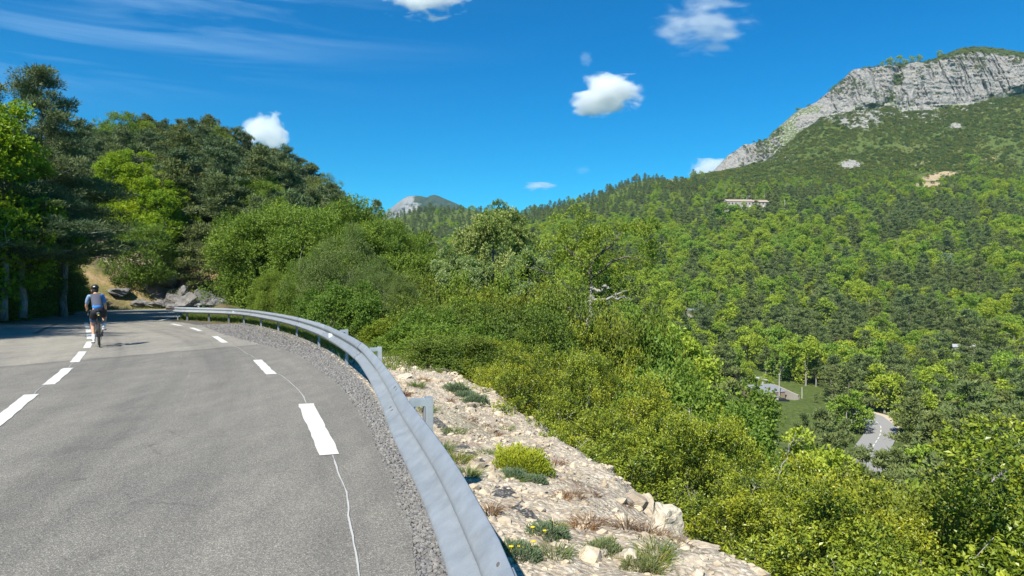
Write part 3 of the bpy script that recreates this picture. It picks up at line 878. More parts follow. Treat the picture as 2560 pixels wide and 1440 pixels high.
def clumps(rng, n, R, shape='round', inner=.35):
    """clump centres through a crown of half-sizes R, base at z=0, top at z=2R[2]"""
    out = []
    while len(out) < n:
        d = rnd_dir(rng, 1)[0]; r = (inner + (1 - inner) * rng.random() ** .45)
        p = d * r
        z = p[2]
        if shape == 'cone':
            h = (z + 1) / 2
            k = (1 - h) ** .8 * 1.15 + .05
            if math.hypot(p[0], p[1]) > k: continue
        if shape == 'dome':
            if z < -.75: continue
        out.append(p)
    P = np.array(out)
    # uneven outline
    f = 1 + .22 * np.sin(P[:, 0] * 3.1 + rng.random() * 6) * np.cos(P[:, 1] * 2.7 + rng.random() * 6) + .12 * rng.normal(size=n)
    P = P * f[:, None]
    return P * np.array(R) + np.array([0, 0, R[2]])

def crown(seed, R, ncl, rc, spr, lps, L, Wd, shape='round', inner=.35, tipvar=.35, up=.35, flat=1.0, sprlen=None, stems=None, holes=0.0, shoot=.25):
    """returns V, T, var: sprigs of leaves on the skins of many clumps"""
    rng = np.random.default_rng(seed)
    P = clumps(rng, ncl, R, shape, inner)
    if holes > 0:
        keep = rng.random(ncl) > holes * (np.abs(P[:, 2] / (2 * R[2]) - .5) < .5)
        P = P[keep]
    ncl = len(P)
    rad = rc * (0.65 + .7 * rng.random(ncl))
    cen = np.array([0, 0, R[2]])
    out = unit((P - cen) / np.array(R))
    ns = np.maximum(3, (spr * (rad / rc) ** 2)).astype(int)
    ci = np.repeat(np.arange(ncl), ns)
    d = unit(rnd_dir(rng, len(ci)) + .75 * out[ci] + np.array([0, 0, up]))
    rr = rad[ci] * (0.55 + .5 * rng.random(len(ci)))
    B = P[ci] + d * rr[:, None] * np.array([1, 1, flat])
    sl = sprlen if sprlen else L * 2.0
    ax = unit(d + .5 * rnd_dir(rng, len(ci)) + np.array([0, 0, shoot]))
    cv = np.clip(.5 + .28 * rng.normal(size=ncl), 0, 1)        # clumps differ in leaf age
    sv = cv[ci] * .55 + .45 * rng.random(len(ci))
    si = np.repeat(np.arange(len(ci)), lps)
    n = len(si)
    t = rng.random(n)
    C = B[si] + ax[si] * (sl * t)[:, None] + rng.normal(size=(n, 3)) * L * .25
    A = unit(ax[si] * .6 + rnd_dir(rng, n) * .9 + np.array([0, 0, .15]))
    U = perp(rng, A)
    # leaves lie rather flat, faces to the light
    Nn = unit(np.cross(A, U)); want = unit(out[ci][si] * .5 + np.array([0, 0, 1.0]) + .75 * rnd_dir(rng, n))
    U = unit(np.cross(want, A) + .15 * U)
    V, T = leaves(rng, C, A, U, L * (.7 + .6 * rng.random(n)), Wd * (.7 + .6 * rng.random(n)))
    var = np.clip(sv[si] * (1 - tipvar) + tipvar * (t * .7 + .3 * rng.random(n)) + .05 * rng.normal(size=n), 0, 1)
    return V, T, np.repeat(var, 1), P, rad

def limb_mesh(rng, base, tips, r0, mb=None, bend=.15, n=6, m=0):
    mb = mb or MB()
    base = np.array(base, float)
    for tp in tips:
        tp = np.array(tp, float); k = 6
        t = np.linspace(0, 1, k)[:, None]
        mid = rng.normal(size=3) * bend * np.linalg.norm(tp - base)
        P = base * (1 - t) + tp * t + np.sin(t * math.pi) * mid
        P[1:-1] += rng.normal(size=(k - 2, 3)) * bend * .25 * np.linalg.norm(tp - base)
        rr = r0 * (1 - .85 * t[:, 0])
        mb.tube(P, rr, n, m)
    return mb

def tree_trunk(seed, H, r0, R, zc, nl=8, lean=.04, forks=2, dead=0):
    """tapered trunk with limbs reaching into the crown (crown base zc, half sizes R)"""
    rng = np.random.default_rng(seed + 900)
    mb = MB(); k = 9
    t = np.linspace(0, 1, k)
    P = np.c_[np.cumsum(rng.normal(0, lean * H / k, k)), np.cumsum(rng.normal(0, lean * H / k, k)), t * H - .4]
    P[0, :2] = 0
    mb.tube(P, r0 * (1.25 - 1.05 * t), 9)
    for i in range(nl):
        f = rng.uniform(.3, .92); b = np.array([np.interp(f, t, P[:, q]) for q in range(3)])
        a = rng.uniform(0, 2 * math.pi); rr = rng.uniform(.5, .92)
        tip = np.array([math.cos(a) * R[0] * rr, math.sin(a) * R[1] * rr, zc + R[2] * rng.uniform(.5, 1.7)])
        limb_mesh(rng, b, [tip], r0 * .42 * (1.1 - f), mb, .12)
        for _ in range(forks):
            m = b * .45 + tip * .55
            limb_mesh(rng, m, [m + (tip - b) * .5 + rng.normal(size=3) * .35 * R[0]], r0 * .16, mb, .15, 5)
    return mb

ASSET = {}; AH = {}
def broad_asset(key, seed, H, R, zc, leafm, barkm, r0, stems=0, **kw):
    V, T, var, P, rad = crown(seed, R, **kw)
    V = V + np.array([0, 0, zc])
    cm = npmesh(key + '_crown', V, [T], [leafm], attrs={'var': ('POINT', np.repeat(var, 4))})
    if stems:
        rg = np.random.default_rng(seed); tb = MB()
        for q in range(stems):
            a = rg.uniform(0, 6.28); k_ = rg.uniform(.3, .85)
            tip = (math.cos(a) * R[0] * k_, math.sin(a) * R[1] * k_, zc + R[2] * rg.uniform(.9, 1.7))
            limb_mesh(rg, (rg.normal() * .08, rg.normal() * .08, -.3), [tip], r0, tb, .1, 6)
            m_ = np.array(tip) * .6; limb_mesh(rg, m_, [m_ + rg.normal(0, .25, 3) * R[0] + np.array([0, 0, .35 * R[2]])], r0 * .5, tb, .1, 5)
        tm = tb.mesh(key + '_trunk', [barkm], True)
    else: tm = tree_trunk(seed, H, r0, R, zc).mesh(key + '_trunk', [barkm], True)
    ASSET[key] = [('trunk', tm), ('crown', cm)]
    AH[key] = float(np.percentile(V[:, 2], 98.5))

def pine_parts(seed, H, Rb, r0, nb, blades, L, Wd, crown0=.35, pads=5, flat=.45, irregular=.3, spread=.22, topcone=.75, padr=.30):
    """Scots-type pine: irregular layered branches carrying flattened needle pads"""
    rng = np.random.default_rng(seed)
    mb = MB(); k = 9
    t = np.linspace(0, 1, k)
    TP = np.c_[np.cumsum(rng.normal(0, .012 * H, k)), np.cumsum(rng.normal(0, .012 * H, k)), t * H - .5]; TP[0, :2] = 0
    mb.tube(TP, r0 * (1.15 - 1.08 * t), 8)
    C = []; D = []; VV = []; S = []
    for i in range(nb):
        f = crown0 + (1 - crown0) * (i + rng.random()) / nb
        g = (f - crown0) / (1 - crown0)
        Lb = Rb * ((1 - g) ** topcone * .95 + .12) * (1 + irregular * rng.normal())
        Lb = max(Lb, .1 * Rb) * min(1, .55 + 3 * g)
        a = i * 2.4 + rng.normal() * .4
        b = np.array([np.interp(f, t, TP[:, q]) for q in range(3)])
        rise = (.05 + .55 * g + .12 * rng.normal()) * Lb
        tip = b + np.array([math.cos(a) * Lb, math.sin(a) * Lb, rise])
        limb_mesh(rng, b, [tip], max(.015, r0 * .30 * (1.1 - g)), mb, .06, 5)
        npd = max(2, int(pads * (Lb / Rb + .35)))
        for q in range(npd):
            u = .35 + .68 * (q + rng.random()) / npd
            side = np.array([-math.sin(a), math.cos(a), 0]) * rng.normal() * Lb * spread
            C.append(b + (tip - b) * u + side + np.array([0, 0, .04 * Lb + .1 * rng.normal()])); S.append(.6 + .6 * rng.random()); 
            VV.append(.5 + .22 * rng.normal())
    # leader
    for q in range(3): C.append(TP[-1] + np.array([0, 0, -.12 * q * Rb])); S.append(.6); VV.append(.6)
    C = np.array(C); S = np.array(S); VV = np.clip(VV, 0, 1)
    pr = Rb * padr
    nbp = max(6, blades // len(C))
    ci = np.repeat(np.arange(len(C)), nbp); n = len(ci)
    off = rnd_dir(rng, n) * (rng.random(n) ** .4)[:, None] * np.array([1, 1, flat]) * pr
    B = C[ci] + off * S[ci][:, None]
    # tufts: needles share the direction of a twig
    A = unit(off * np.array([1, 1, .6]) / pr + .8 * rnd_dir(rng, n) + np.array([0, 0, .55]))
    U = perp(rng, A)
    V, T = leaves(rng, B, A, U, L * (.6 + .8 * rng.random(n)), Wd * (.7 + .6 * rng.random(n)), .1)
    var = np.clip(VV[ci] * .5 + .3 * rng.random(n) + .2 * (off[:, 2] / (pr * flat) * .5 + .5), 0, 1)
    return mb, V, T, var

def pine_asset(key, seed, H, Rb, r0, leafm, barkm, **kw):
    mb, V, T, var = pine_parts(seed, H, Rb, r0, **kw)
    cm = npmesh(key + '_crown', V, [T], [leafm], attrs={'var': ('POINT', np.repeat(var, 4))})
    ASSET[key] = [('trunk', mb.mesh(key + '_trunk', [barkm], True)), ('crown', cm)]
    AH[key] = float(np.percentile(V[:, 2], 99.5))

def merged_asset(key, mb, V, T, var, leafm, barkm):
    AH[key] = float(np.percentile(V[:, 2], 99.5))
    """far tree: trunk and crown in one small mesh"""
    bV = np.concatenate(mb.V); bQ = np.concatenate(mb.Q); bT = np.concatenate(mb.T)
    n = len(bV)
    VV = np.r_[bV, V]; TT = np.r_[bT, T + n] if len(bT) else T + n
    mi = np.r_[np.ones(len(bQ)), np.ones(len(bT)), np.zeros(len(T))]
    at = np.r_[np.zeros(n), np.repeat(var, 4)]
    ASSET[key] = npmesh(key, VV, [bQ, TT], [leafm, barkm], mi, {'var': ('POINT', at)})

def far_broad(key, seed, R, zc, leafm, n, L, shape='round', ncl=16, rc=.42):
    V, T, var, P, rad = crown(seed, R, ncl=ncl, rc=R[0] * rc, spr=n // ncl // 4, lps=4, L=L, Wd=L * .75, shape=shape, inner=.3, up=.5, sprlen=L)
    V = V + np.array([0, 0, zc])
    rng = np.random.default_rng(seed)
    mb = MB(); mb.tube([(0, 0, -1), (.1, 0, zc * .5), (0, .1, zc + R[2])], [.22, .18, .08], 5)
    for _ in range(3): limb_mesh(rng, (0, .05, zc), [(rng.normal() * R[0] * .6, rng.normal() * R[1] * .6, zc + R[2] * 1.2)], .09, mb, .1, 4)
    merged_asset(key, mb, V, T, var, leafm, M['greybark'])

def far_pine(key, seed, H, Rb, n, L, Wd, **kw):
    mb, V, T, var = pine_parts(seed, H, Rb, .2, nb=kw.pop('nb', 16), blades=n, L=L, Wd=Wd, pads=4, **kw)
    merged_asset(key, mb, V, T, var, kw.get('lm', M['fpine']), M['bark'])

def make_assets():
    # far and middle distance (single meshes)
    for i in range(4):
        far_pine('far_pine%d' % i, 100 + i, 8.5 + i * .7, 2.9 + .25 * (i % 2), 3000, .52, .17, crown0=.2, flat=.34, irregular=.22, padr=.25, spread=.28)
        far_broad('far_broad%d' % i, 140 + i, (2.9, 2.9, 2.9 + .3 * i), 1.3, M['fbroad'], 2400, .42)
    for i in range(2):
        far_broad('scrub%d' % i, 180 + i, (1.5, 1.5, .85), -.35, M['scrub'], 420, .36, ncl=8)
    far_broad('silver_bush', 190, (3.0, 3.0, 2.3), .3, M['silver'], 2600, .40)
    far_broad('red_tree', 191, (2.2, 2.2, 3.0), 1.5, M['red'], 1500, .4)
    mb, V, T, var = pine_parts(195, 10, 2.2, .16, 34, 2200, .5, .15, crown0=.08, flat=.4, irregular=.08, topcone=.9, pads=3)
    merged_asset('far_spruce', mb, V, T, var, M['fpine'], M['bark'])
    # hill pines 60-130 m away
    for i in range(4):
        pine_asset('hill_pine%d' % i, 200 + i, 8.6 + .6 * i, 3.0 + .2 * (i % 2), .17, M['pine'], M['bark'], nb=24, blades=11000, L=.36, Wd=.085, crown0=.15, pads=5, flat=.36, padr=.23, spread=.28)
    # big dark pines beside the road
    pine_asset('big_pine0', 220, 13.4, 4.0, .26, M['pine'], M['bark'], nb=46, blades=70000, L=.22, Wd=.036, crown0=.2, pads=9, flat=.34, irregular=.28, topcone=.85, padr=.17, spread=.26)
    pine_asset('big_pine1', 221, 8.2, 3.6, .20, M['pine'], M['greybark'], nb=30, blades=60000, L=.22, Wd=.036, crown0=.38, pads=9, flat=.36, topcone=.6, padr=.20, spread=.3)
    # maples, upright with clear shoots
    for i in range(2):
        broad_asset('maple%d' % i, 240 + i, 8, (2.4, 2.4, 4.6), .8, M['maple'], M['greybark'], .14, ncl=120, rc=.62, spr=38, lps=6, L=.17, Wd=.13, shape='cone', inner=.15, up=.6, sprlen=.45, holes=.12)
    for i in range(2):
        broad_asset('leafy%d' % i, 250 + i, 6, (3.0, 3.0, 3.2), .4, M['beech'], M['greybark'], .15, ncl=150, rc=.75, spr=44, lps=6, L=.14, Wd=.10, inner=.45, up=.3, flat=.55, sprlen=.5)
    # the big green bushes behind the rail: fine leaves
    for i in range(2):
        broad_asset('fine_bush%d' % i, 260 + i, 6, (3.6, 3.3, 3.6), -.3, M['beech'], M['greybark'], .12, ncl=280, rc=.66, spr=76, lps=7, L=.10, Wd=.06, inner=.55, up=.45, sprlen=.45, shape='dome')
    broad_asset('olive_bush0', 265, 5, (3.2, 3.0, 3.2), -.3, M['olive'], M['greybark'], .12, ncl=240, rc=.62, spr=60, lps=7, L=.085, Wd=.05, inner=.5, up=.45, sprlen=.5, shape='dome', holes=.08)
    broad_asset('blossom0', 270, 6.5, (2.9, 2.7, 3.6), .4, M['blossom'], M['greybark'], .16, ncl=240, rc=.55, spr=60, lps=9, L=.10, Wd=.085, inner=.5, up=.3, sprlen=.18, tipvar=.5)
    broad_asset('oak0', 275, 5.5, (3.3, 3.0, 2.4), 1.6, M['oak'], M['deadwood'], .17, ncl=120, rc=.46, spr=27, lps=8, L=.10, Wd=.07, inner=.15, up=.4, sprlen=.28, holes=.25)
    broad_asset('green_shrub0', 280, 3.2, (1.9, 1.9, 1.7), -.2, M['mid'], M['greybark'], .02, stems=10, ncl=150, rc=.42, spr=50, lps=7, L=.07, Wd=.045, inner=.45, sprlen=.25)
    broad_asset('green_shrub1', 281, 3.2, (1.8, 1.9, 1.5), -.2, M['beech'], M['greybark'], .02, stems=10, ncl=150, rc=.40, spr=50, lps=7, L=.075, Wd=.06, inner=.45, sprlen=.25)
    # boxwood close to the camera
    for i in range(3):
        broad_asset('box%d' % i, 290 + i, 2.6, (1.35, 1.35, 1.45), -.25, M['box'], M['greybark'], .016, stems=12, ncl=84, rc=.28, spr=40, lps=12, L=.048, Wd=.028, inner=.42, up=.35, sprlen=.24, tipvar=.6, shape='dome', holes=.3, shoot=.9)
# ------------------------------------------------------------------ guard rail
def rail_frame(P):
    T = np.gradient(P, axis=0); T /= np.linalg.norm(T, axis=1)[:, None]
    return T, np.c_[T[:, 1], -T[:, 0]]          # tangent, outward (valley) normal
RT, RN = rail_frame(RAIL)
RS = np.r_[0, np.cumsum(np.linalg.norm(np.diff(RAIL, axis=0), axis=1))]
RTOP = .70
PROF = [(0, .700), (.010, .698), (.042, .662), (.058, .646), (.063, .634), (.062, .618), (.052, .604), (.026, .572), (.020, .560), (.022, .545), (.036, .530),
        (.100, .492), (.112, .480), (.115, .466), (.110, .452), (.092, .436), (.055, .398), (.046, .390)]
def rail_at(s):
    return np.stack([np.interp(s, RS, RAIL[:, k]) for k in (0, 1)], -1), np.stack([np.interp(s, RS, RN[:, k]) for k in (0, 1)], -1), np.stack([np.interp(s, RS, RT[:, k]) for k in (0, 1)], -1)
def s_of_y(y):
    k = RAIL[:, 1] < 36
    return float(np.interp(y, RAIL[k][:, 1], RS[k]))

def build_rail():
    root = thing('guard_rail', 'long galvanised steel crash barrier curving along the outer edge of the road', 'guard rail', (RAIL[20][0], RAIL[20][1], 0))
    base = Vector(root.location)
    def fin(o): o.location = -base; return o
    js = [0.1] + [s_of_y(y) for y in (1.95, 5.55, 10.5, 15.9, 20.9, 25.8, 30.2)]
    while js[-1] < RS[-1] - 4.2: js.append(js[-1] + 4.0)
    prof = np.array(PROF)
    for i in range(len(js) - 1):
        a, b = js[i] - (.16 if i else 0), js[i + 1] + .0
        ss = np.arange(a, b + .01, .1); C, Nn, Tt = rail_at(ss)
        n, k = len(ss), len(prof)
        wob = .0015 * np.sin(ss * 3.1 + i)
        lift = np.zeros(n)
        out = prof[None, :, 0] + lift[:, None] + .007 * (i % 2)
        V = np.stack([C[:, None, 0] - Nn[:, None, 0] * out, C[:, None, 1] - Nn[:, None, 1] * out, prof[None, :, 1] + wob[:, None] + 0 * out], -1)
        V2 = V - np.stack([-Nn[:, None, 0] * .0035 + 0 * out, -Nn[:, None, 1] * .0035 + 0 * out, 0 * out], -1)
        A = V.reshape(-1, 3); B = V2.reshape(-1, 3)
        p = np.arange(n - 1)[:, None] * k + np.arange(k - 1)[None]
        Q1 = np.stack([p, p + 1, p + k + 1, p + k], -1).reshape(-1, 4)
        Q2 = Q1[:, ::-1] + n * k
        e = np.arange(n - 1) * k
        Q3 = np.stack([e, e + k, e + k + n * k, e + n * k], -1)
        e2 = e + k - 1
        Q4 = np.stack([e2 + k, e2, e2 + n * k, e2 + k + n * k], -1)
        fin(put('beam', npmesh('beam', np.r_[A, B], [Q1, Q2, Q3, Q4], [M['galv']], smooth=True), root))
    # splice bolts: oval heads on both slopes
    for j, s in enumerate(js[1:8]):
        for (o, z) in ((.036, .681), (.036, .45)):
            for ds in ((0,) if j == 0 and z > .5 else (-.075, .075)):
                C, Nn, Tt = rail_at(np.array([s + ds])); C, Nn, Tt = C[0], Nn[0], Tt[0]
                mb = MB()
                zz = .681 if z > .5 else .513
                oo = .027 if z > .5 else .066
                c = np.array([C[0] - Nn[0] * oo, C[1] - Nn[1] * oo, zz])
                nrm = unit(np.array([-Nn[0] * .67, -Nn[1] * .67, .74 if z > .5 else .74]))
                t3 = np.array([Tt[0], Tt[1], 0]); b3 = np.cross(nrm, t3)
                R3 = np.stack([t3, b3, nrm], 0)
                mb.ell(c + nrm * .002, (.017, .0095, .004), 14, 6, rot=R3.T @ np.eye(3))
                ring = [c + nrm * .0015 + (t3 * math.cos(q) * .021 + b3 * math.sin(q) * .0125) for q in np.linspace(0, 2 * math.pi, 16, endpoint=False)]
                mb.tube(ring, .0016, 5, closed=True)
                fin(mb.build('bolt', M['bolt'], root, True))
    # posts with their spacer arms
    py = [.3, 4.7, 9.1, 13.5, 18, 22, 25.5, 28.8]
    ps = [s_of_y(y) for y in py]
    while ps[-1] < RS[-1] - 3: ps.append(ps[-1] + (2.0 if ps[-1] < RS[-1] - 24 and ps[-1] > s_of_y(30) else 3.6))
    for s in ps:
        C, Nn, Tt = rail_at(np.array([s])); C, Nn, Tt = C[0], Nn[0], Tt[0]
        ang = math.atan2(Tt[1], Tt[0])
        c = C + Nn * .125
        mb = MB()
        # C-section post open to one side
        zt, zb = (.735 if s < s_of_y(15) else .675), -.55
        for (du, dn, wu, wn) in ((0, .022, .10, .005), (-.048, -.003, .005, .045), (.048, -.003, .005, .045), (-.04, -.0255, .015, .005), (.04, -.0255, .015, .005)):
            cc = c + Tt * du + Nn * dn
            mb.box((cc[0], cc[1], (zt + zb) / 2), (wu, wn, zt - zb), ang)
        fin(mb.build('post', M['galvd'], root))
        mb = MB()
        m1 = C + Nn * .055
        if zt > .7: mb.box((m1[0], m1[1], .722), (.075, .125, .005), ang)
        for sg in (-1, 1):
            m2 = C + Nn * .05 + Tt * sg * .036
            mb.box((m2[0], m2[1], zt - .035), (.005, .11, .045), ang)
        m3 = C + Nn * .03
        mb.box((m3[0], m3[1], .60), (.07, .006, .22), ang)
        q0 = C + Nn * .09; mb.box((q0[0], q0[1], .58), (.07, .006, .24), ang)
        fin(mb.build('spacer', M['galvd'], root))
    # small white reflectors standing in the groove
    for y in (14.6, 32.6, 5.0 - 9):
        s = s_of_y(y); C, Nn, Tt = rail_at(np.array([s])); C, Nn, Tt = C[0], Nn[0], Tt[0]
        ang = math.atan2(Tt[1], Tt[0]); c = C - Nn * .075
        b3 = -Nn
        P0 = C - Nn * .02; P1 = C - Nn * .105
        mb = MB()
        V = []
        for d in (-.003, .003):
            o = Tt * d
            V += [(P0[0] + o[0], P0[1] + o[1], .515), (P1[0] + o[0], P1[1] + o[1], .50), (P1[0] + o[0], P1[1] + o[1], .60), (P0[0] + o[0], P0[1] + o[1], .575)]
        mb.add(V, [[0, 1, 2, 3], [7, 6, 5, 4], [0, 4, 5, 1], [1, 5, 6, 2], [2, 6, 7, 3], [3, 7, 4, 0]])
        fin(mb.build('reflector', M['refl'], root))

# ------------------------------------------------------------------ stones
def ico(sub):
    bm = bmesh.new(); bmesh.ops.create_icosphere(bm, subdivisions=sub, radius=1.0)
    V = np.array([v.co[:] for v in bm.verts]); T = np.array([[v.index for v in f.verts] for f in bm.faces]); bm.free()
    return V, T

def rock_shape(rng, sub=2, rough=.12, cuts=7, flat=.7):
    V, T = ico(sub)
    for _ in range(cuts):
        n = unit(rng.normal(size=3)); d = rng.uniform(.45, .85)
        k = V @ n; over = np.maximum(k - d, 0); V = V - over[:, None] * n * .92
    s = 2.2
    f = 1 + rough * fbm(V[:, 0] * s + 3 * V[:, 2], V[:, 1] * s - 2 * V[:, 2] + rng.random() * 50, int(rng.integers(1e4)), 4, .6)
    V = V * f[:, None]
    return V * np.array([1, rng.uniform(.65, 1), flat * rng.uniform(.7, 1.1)]), T

def scatter_stones(name, P, size, mat, seed, sub=1, label='', cat=''):
    rng = np.random.default_rng(seed)
    shp = [rock_shape(rng, sub, .2, 5) for _ in range(8)]
    n = len(P)
    which = rng.integers(0, 8, n)
    VV = []; TT = []; AA = []; off = 0
    for w in range(8):
        I = np.where(which == w)[0]
        if not len(I): continue
        V, T = shp[w]
        a = rng.uniform(0, 2 * math.pi, len(I)); tl = rng.normal(0, .35, len(I))
        sv = size[I][:, None, None] * (V[None] * (rng.uniform(.8, 1.25, (len(I), 1, 3))))
        y2 = sv[..., 1] * np.cos(tl)[:, None] - sv[..., 2] * np.sin(tl)[:, None]; z2 = sv[..., 1] * np.sin(tl)[:, None] + sv[..., 2] * np.cos(tl)[:, None]
        x3 = sv[..., 0] * np.cos(a)[:, None] - y2 * np.sin(a)[:, None]; y3 = sv[..., 0] * np.sin(a)[:, None] + y2 * np.cos(a)[:, None]
        pv = np.stack([x3, y3, z2], -1) + P[I][:, None]
        VV.append(pv.reshape(-1, 3)); k = len(V)
        TT.append((T[None] + (np.arange(len(I)) * k)[:, None, None] + off).reshape(-1, 3)); off += len(I) * k
        AA.append(np.repeat(rng.uniform(.002, 1, len(I)), k))
    o = put(name, npmesh(name, np.concatenate(VV), [np.concatenate(TT)], [mat], attrs={'var': ('POINT', np.concatenate(AA))}))
    tag(o, label, cat, kind='stuff')
    return o

def micro(X, Y, s):
    k = np.clip(s * 2.2, 0, 1)
    return k * (.045 * fbm(X / .5, Y / .5, 21, 4, .6) + .030 * np.abs(fbm(X / .16, Y / .16, 25, 3, .6)) + .05 * np.clip(fbm(X / 1.1, Y / 1.1, 29, 2) , 0, 1))

def build_bank():
    ss = np.arange(.2, s_of_y(30), .045); C, Nn, Tt = rail_at(ss)
    of = np.arange(-.04, 4.2, .045)
    X = C[:, None, 0] + Nn[:, None, 0] * of; Y = C[:, None, 1] + Nn[:, None, 1] * of
    Z = height(X, Y)
    s = np.clip(of - .28, 0, 5)[None] + 0 * X
    zz = Z + micro(X, Y, s + .05) - .03 + .065 * sstep(of, -.04, .16)[None] - .5 * sstep(of, 3.7, 4.2)[None]
    gr = sstep(Y, 15, 19) * .95 + .25 * sstep(fbm(X / .8, Y / .8, 33, 3), .15, .5) * (Y > 7)
    gr = gr * sstep(of, .1, .5)[None] + .0
    n, k = X.shape
    p = np.arange(n - 1)[:, None] * k + np.arange(k - 1)[None]
    Q = np.stack([p, p + 1, p + k + 1, p + k], -1).reshape(-1, 4)
    o = put('rubble_bank', npmesh('rubble_bank', np.stack([X, Y, zz], -1).reshape(-1, 3), [Q], [M['rubble']], attrs={'grass': ('POINT', np.clip(gr, 0, 1).ravel())}, smooth=True))
    tag(o, 'strip of pale stony rubble ground between the guard rail and the bushes', 'ground', kind='structure')
    # loose rubble
    rng = np.random.default_rng(5)
    N = 17000
    y = 1.2 + 21 * rng.random(N) ** 1.5; s = np.array([s_of_y(v) for v in y]); o_ = rng.uniform(.12, 3.4, N)
    C, Nn, Tt = rail_at(s); x = C + Nn * o_[:, None]
    sz = np.clip(np.exp(rng.normal(math.log(.013), .72, N)), .006, .13)
    keep = (rng.random(N) < .25 + 1.2 * vn(x[:, 0] * 1.6, x[:, 1] * 1.6, 77)) & (o_ < 1.9 + .07 * x[:, 1] + rng.normal(0, .25, N))
    x, sz = x[keep], sz[keep]
    z = height(x[:, 0], x[:, 1]) + micro(x[:, 0], x[:, 1], np.clip(o_[keep] - .23, 0, 5)) + .035 + sz * .02
    scatter_stones('rubble', np.c_[x, z], sz, M['lime'], 3, 1, 'loose pale limestone chips strewn over the stony bank', 'rubble')
    # grey road gravel on the shoulder
    N = 34000
    y = 1.2 + 31 * rng.random(N) ** 1.35; s = np.array([s_of_y(v) for v in y])
    C, Nn, Tt = rail_at(s)
    ed = np.interp(C[:, 1], ASPH_R[ASPH_R[:, 1] < 33.5][:, 1], ASPH_R[ASPH_R[:, 1] < 33.5][:, 0])
    # position between the asphalt edge and just behind the rail
    lo = (ed - C[:, 0]) * Nn[:, 0]
    u = rng.random(N)
    o_ = lo - .02 + (0.22 - lo) * u
    x = C + Nn * o_[:, None]
    sz = np.clip(np.exp(rng.normal(math.log(.0105), .35, N)), .006, .03) * (1 + .03 * np.clip(y, 0, 30))
    z = np.where(u < .9, -.012, .01) + sz * .2
    scatter_stones('gravel', np.c_[x, z], sz, M['gravel'], 4, 1, 'grey crushed gravel along the edge of the asphalt', 'gravel')

def shoulder():
    # gravel bed under the stones
    P1 = resample(ASPH_R, .3); P1 = P1[(P1[:, 1] > -6)]
    T = np.gradient(P1, axis=0); T /= np.linalg.norm(T, axis=1)[:, None]; N = np.c_[T[:, 1], -T[:, 0]]
    L = P1 - N * .05; n = len(P1)
    V = np.r_[np.c_[L, np.full(n, -.012)], np.c_[P1 + N * .85, np.full(n, -.018)]]
    k = np.arange(n - 1)
    o = put('gravel_shoulder', npmesh('gravel_shoulder', V, [np.stack([k, k + n, k + n + 1, k + 1], -1)], [M['gravelbed']]))
    tag(o, 'grey gravel shoulder between asphalt and guard rail', 'shoulder', kind='structure')
def gb():
    m = NT('gravel_bed'); o = m.pos()
    v = m.n("ShaderNodeTexVoronoi"); v.inputs['Scale'].default_value = 48; m.lk(o, v.inputs[0])
    g = m.n("ShaderNodeSeparateColor"); m.lk(v.outputs['Color'], g.inputs[0])
    c = m.ramp(g.outputs[0], [(0, (.07, .07, .07)), (.5, (.19, .185, .175)), (1, (.38, .37, .34))])
    c = m.mix(m.ramp(v.outputs['Distance'], [(.3, 0.0), (.6, 1.0)]), c, (.06, .055, .05))
    m.pbr(c, .95, 0, .1, m.bump(v.outputs['Distance'], .8, -.01)); return m.mat
M['gravelbed'] = gb()

_ys = np.exp(np.linspace(math.log(1.5), math.log(700), 5000))
def onground(px, py):
    X = (px - 1280) / F * _ys; Zr = CAMZ + (HY - py) / F * _ys
    Z = height(X, _ys)
    k = np.argmax(Zr <= Z) if (Zr <= Z).any() else len(_ys) - 1
    return np.array([X[k], _ys[k], Z[k]])

def rock(px, py, w, h, label, mat='lime', seed=0, group=None, Y=None, cat='rock', depth=.8, sub=4, rz=None):
    rng = np.random.default_rng(seed + 5000)
    if Y is None: p = onground(px, py)
    else: x, y, _ = W(px, py, Y); p = np.array([x, y, hgt(x, y)])
    V, T = rock_shape(rng, sub, .26, 9 if mat == 'lime' else 17, 1.0)
    V = V / np.abs(V).max(0)
    V = V * np.array([w / 2, w / 2 * depth, h * .62]) + np.array([0, 0, h * .38])
    V += (.05 * w * fbm(V[:, 0] / w * 9 + V[:, 2] / w * 5, V[:, 1] / w * 9 - V[:, 2] / w * 7, seed, 3))[:, None] * unit(V)
    o = put('rock', npmesh('rock', V, [T], [M[mat]], attrs={'var': ('POINT', np.full(len(V), .0))}), None, tuple(p), rng.uniform(-.6, .6) if rz is None else rz)
    return tag(o, label, cat, group)

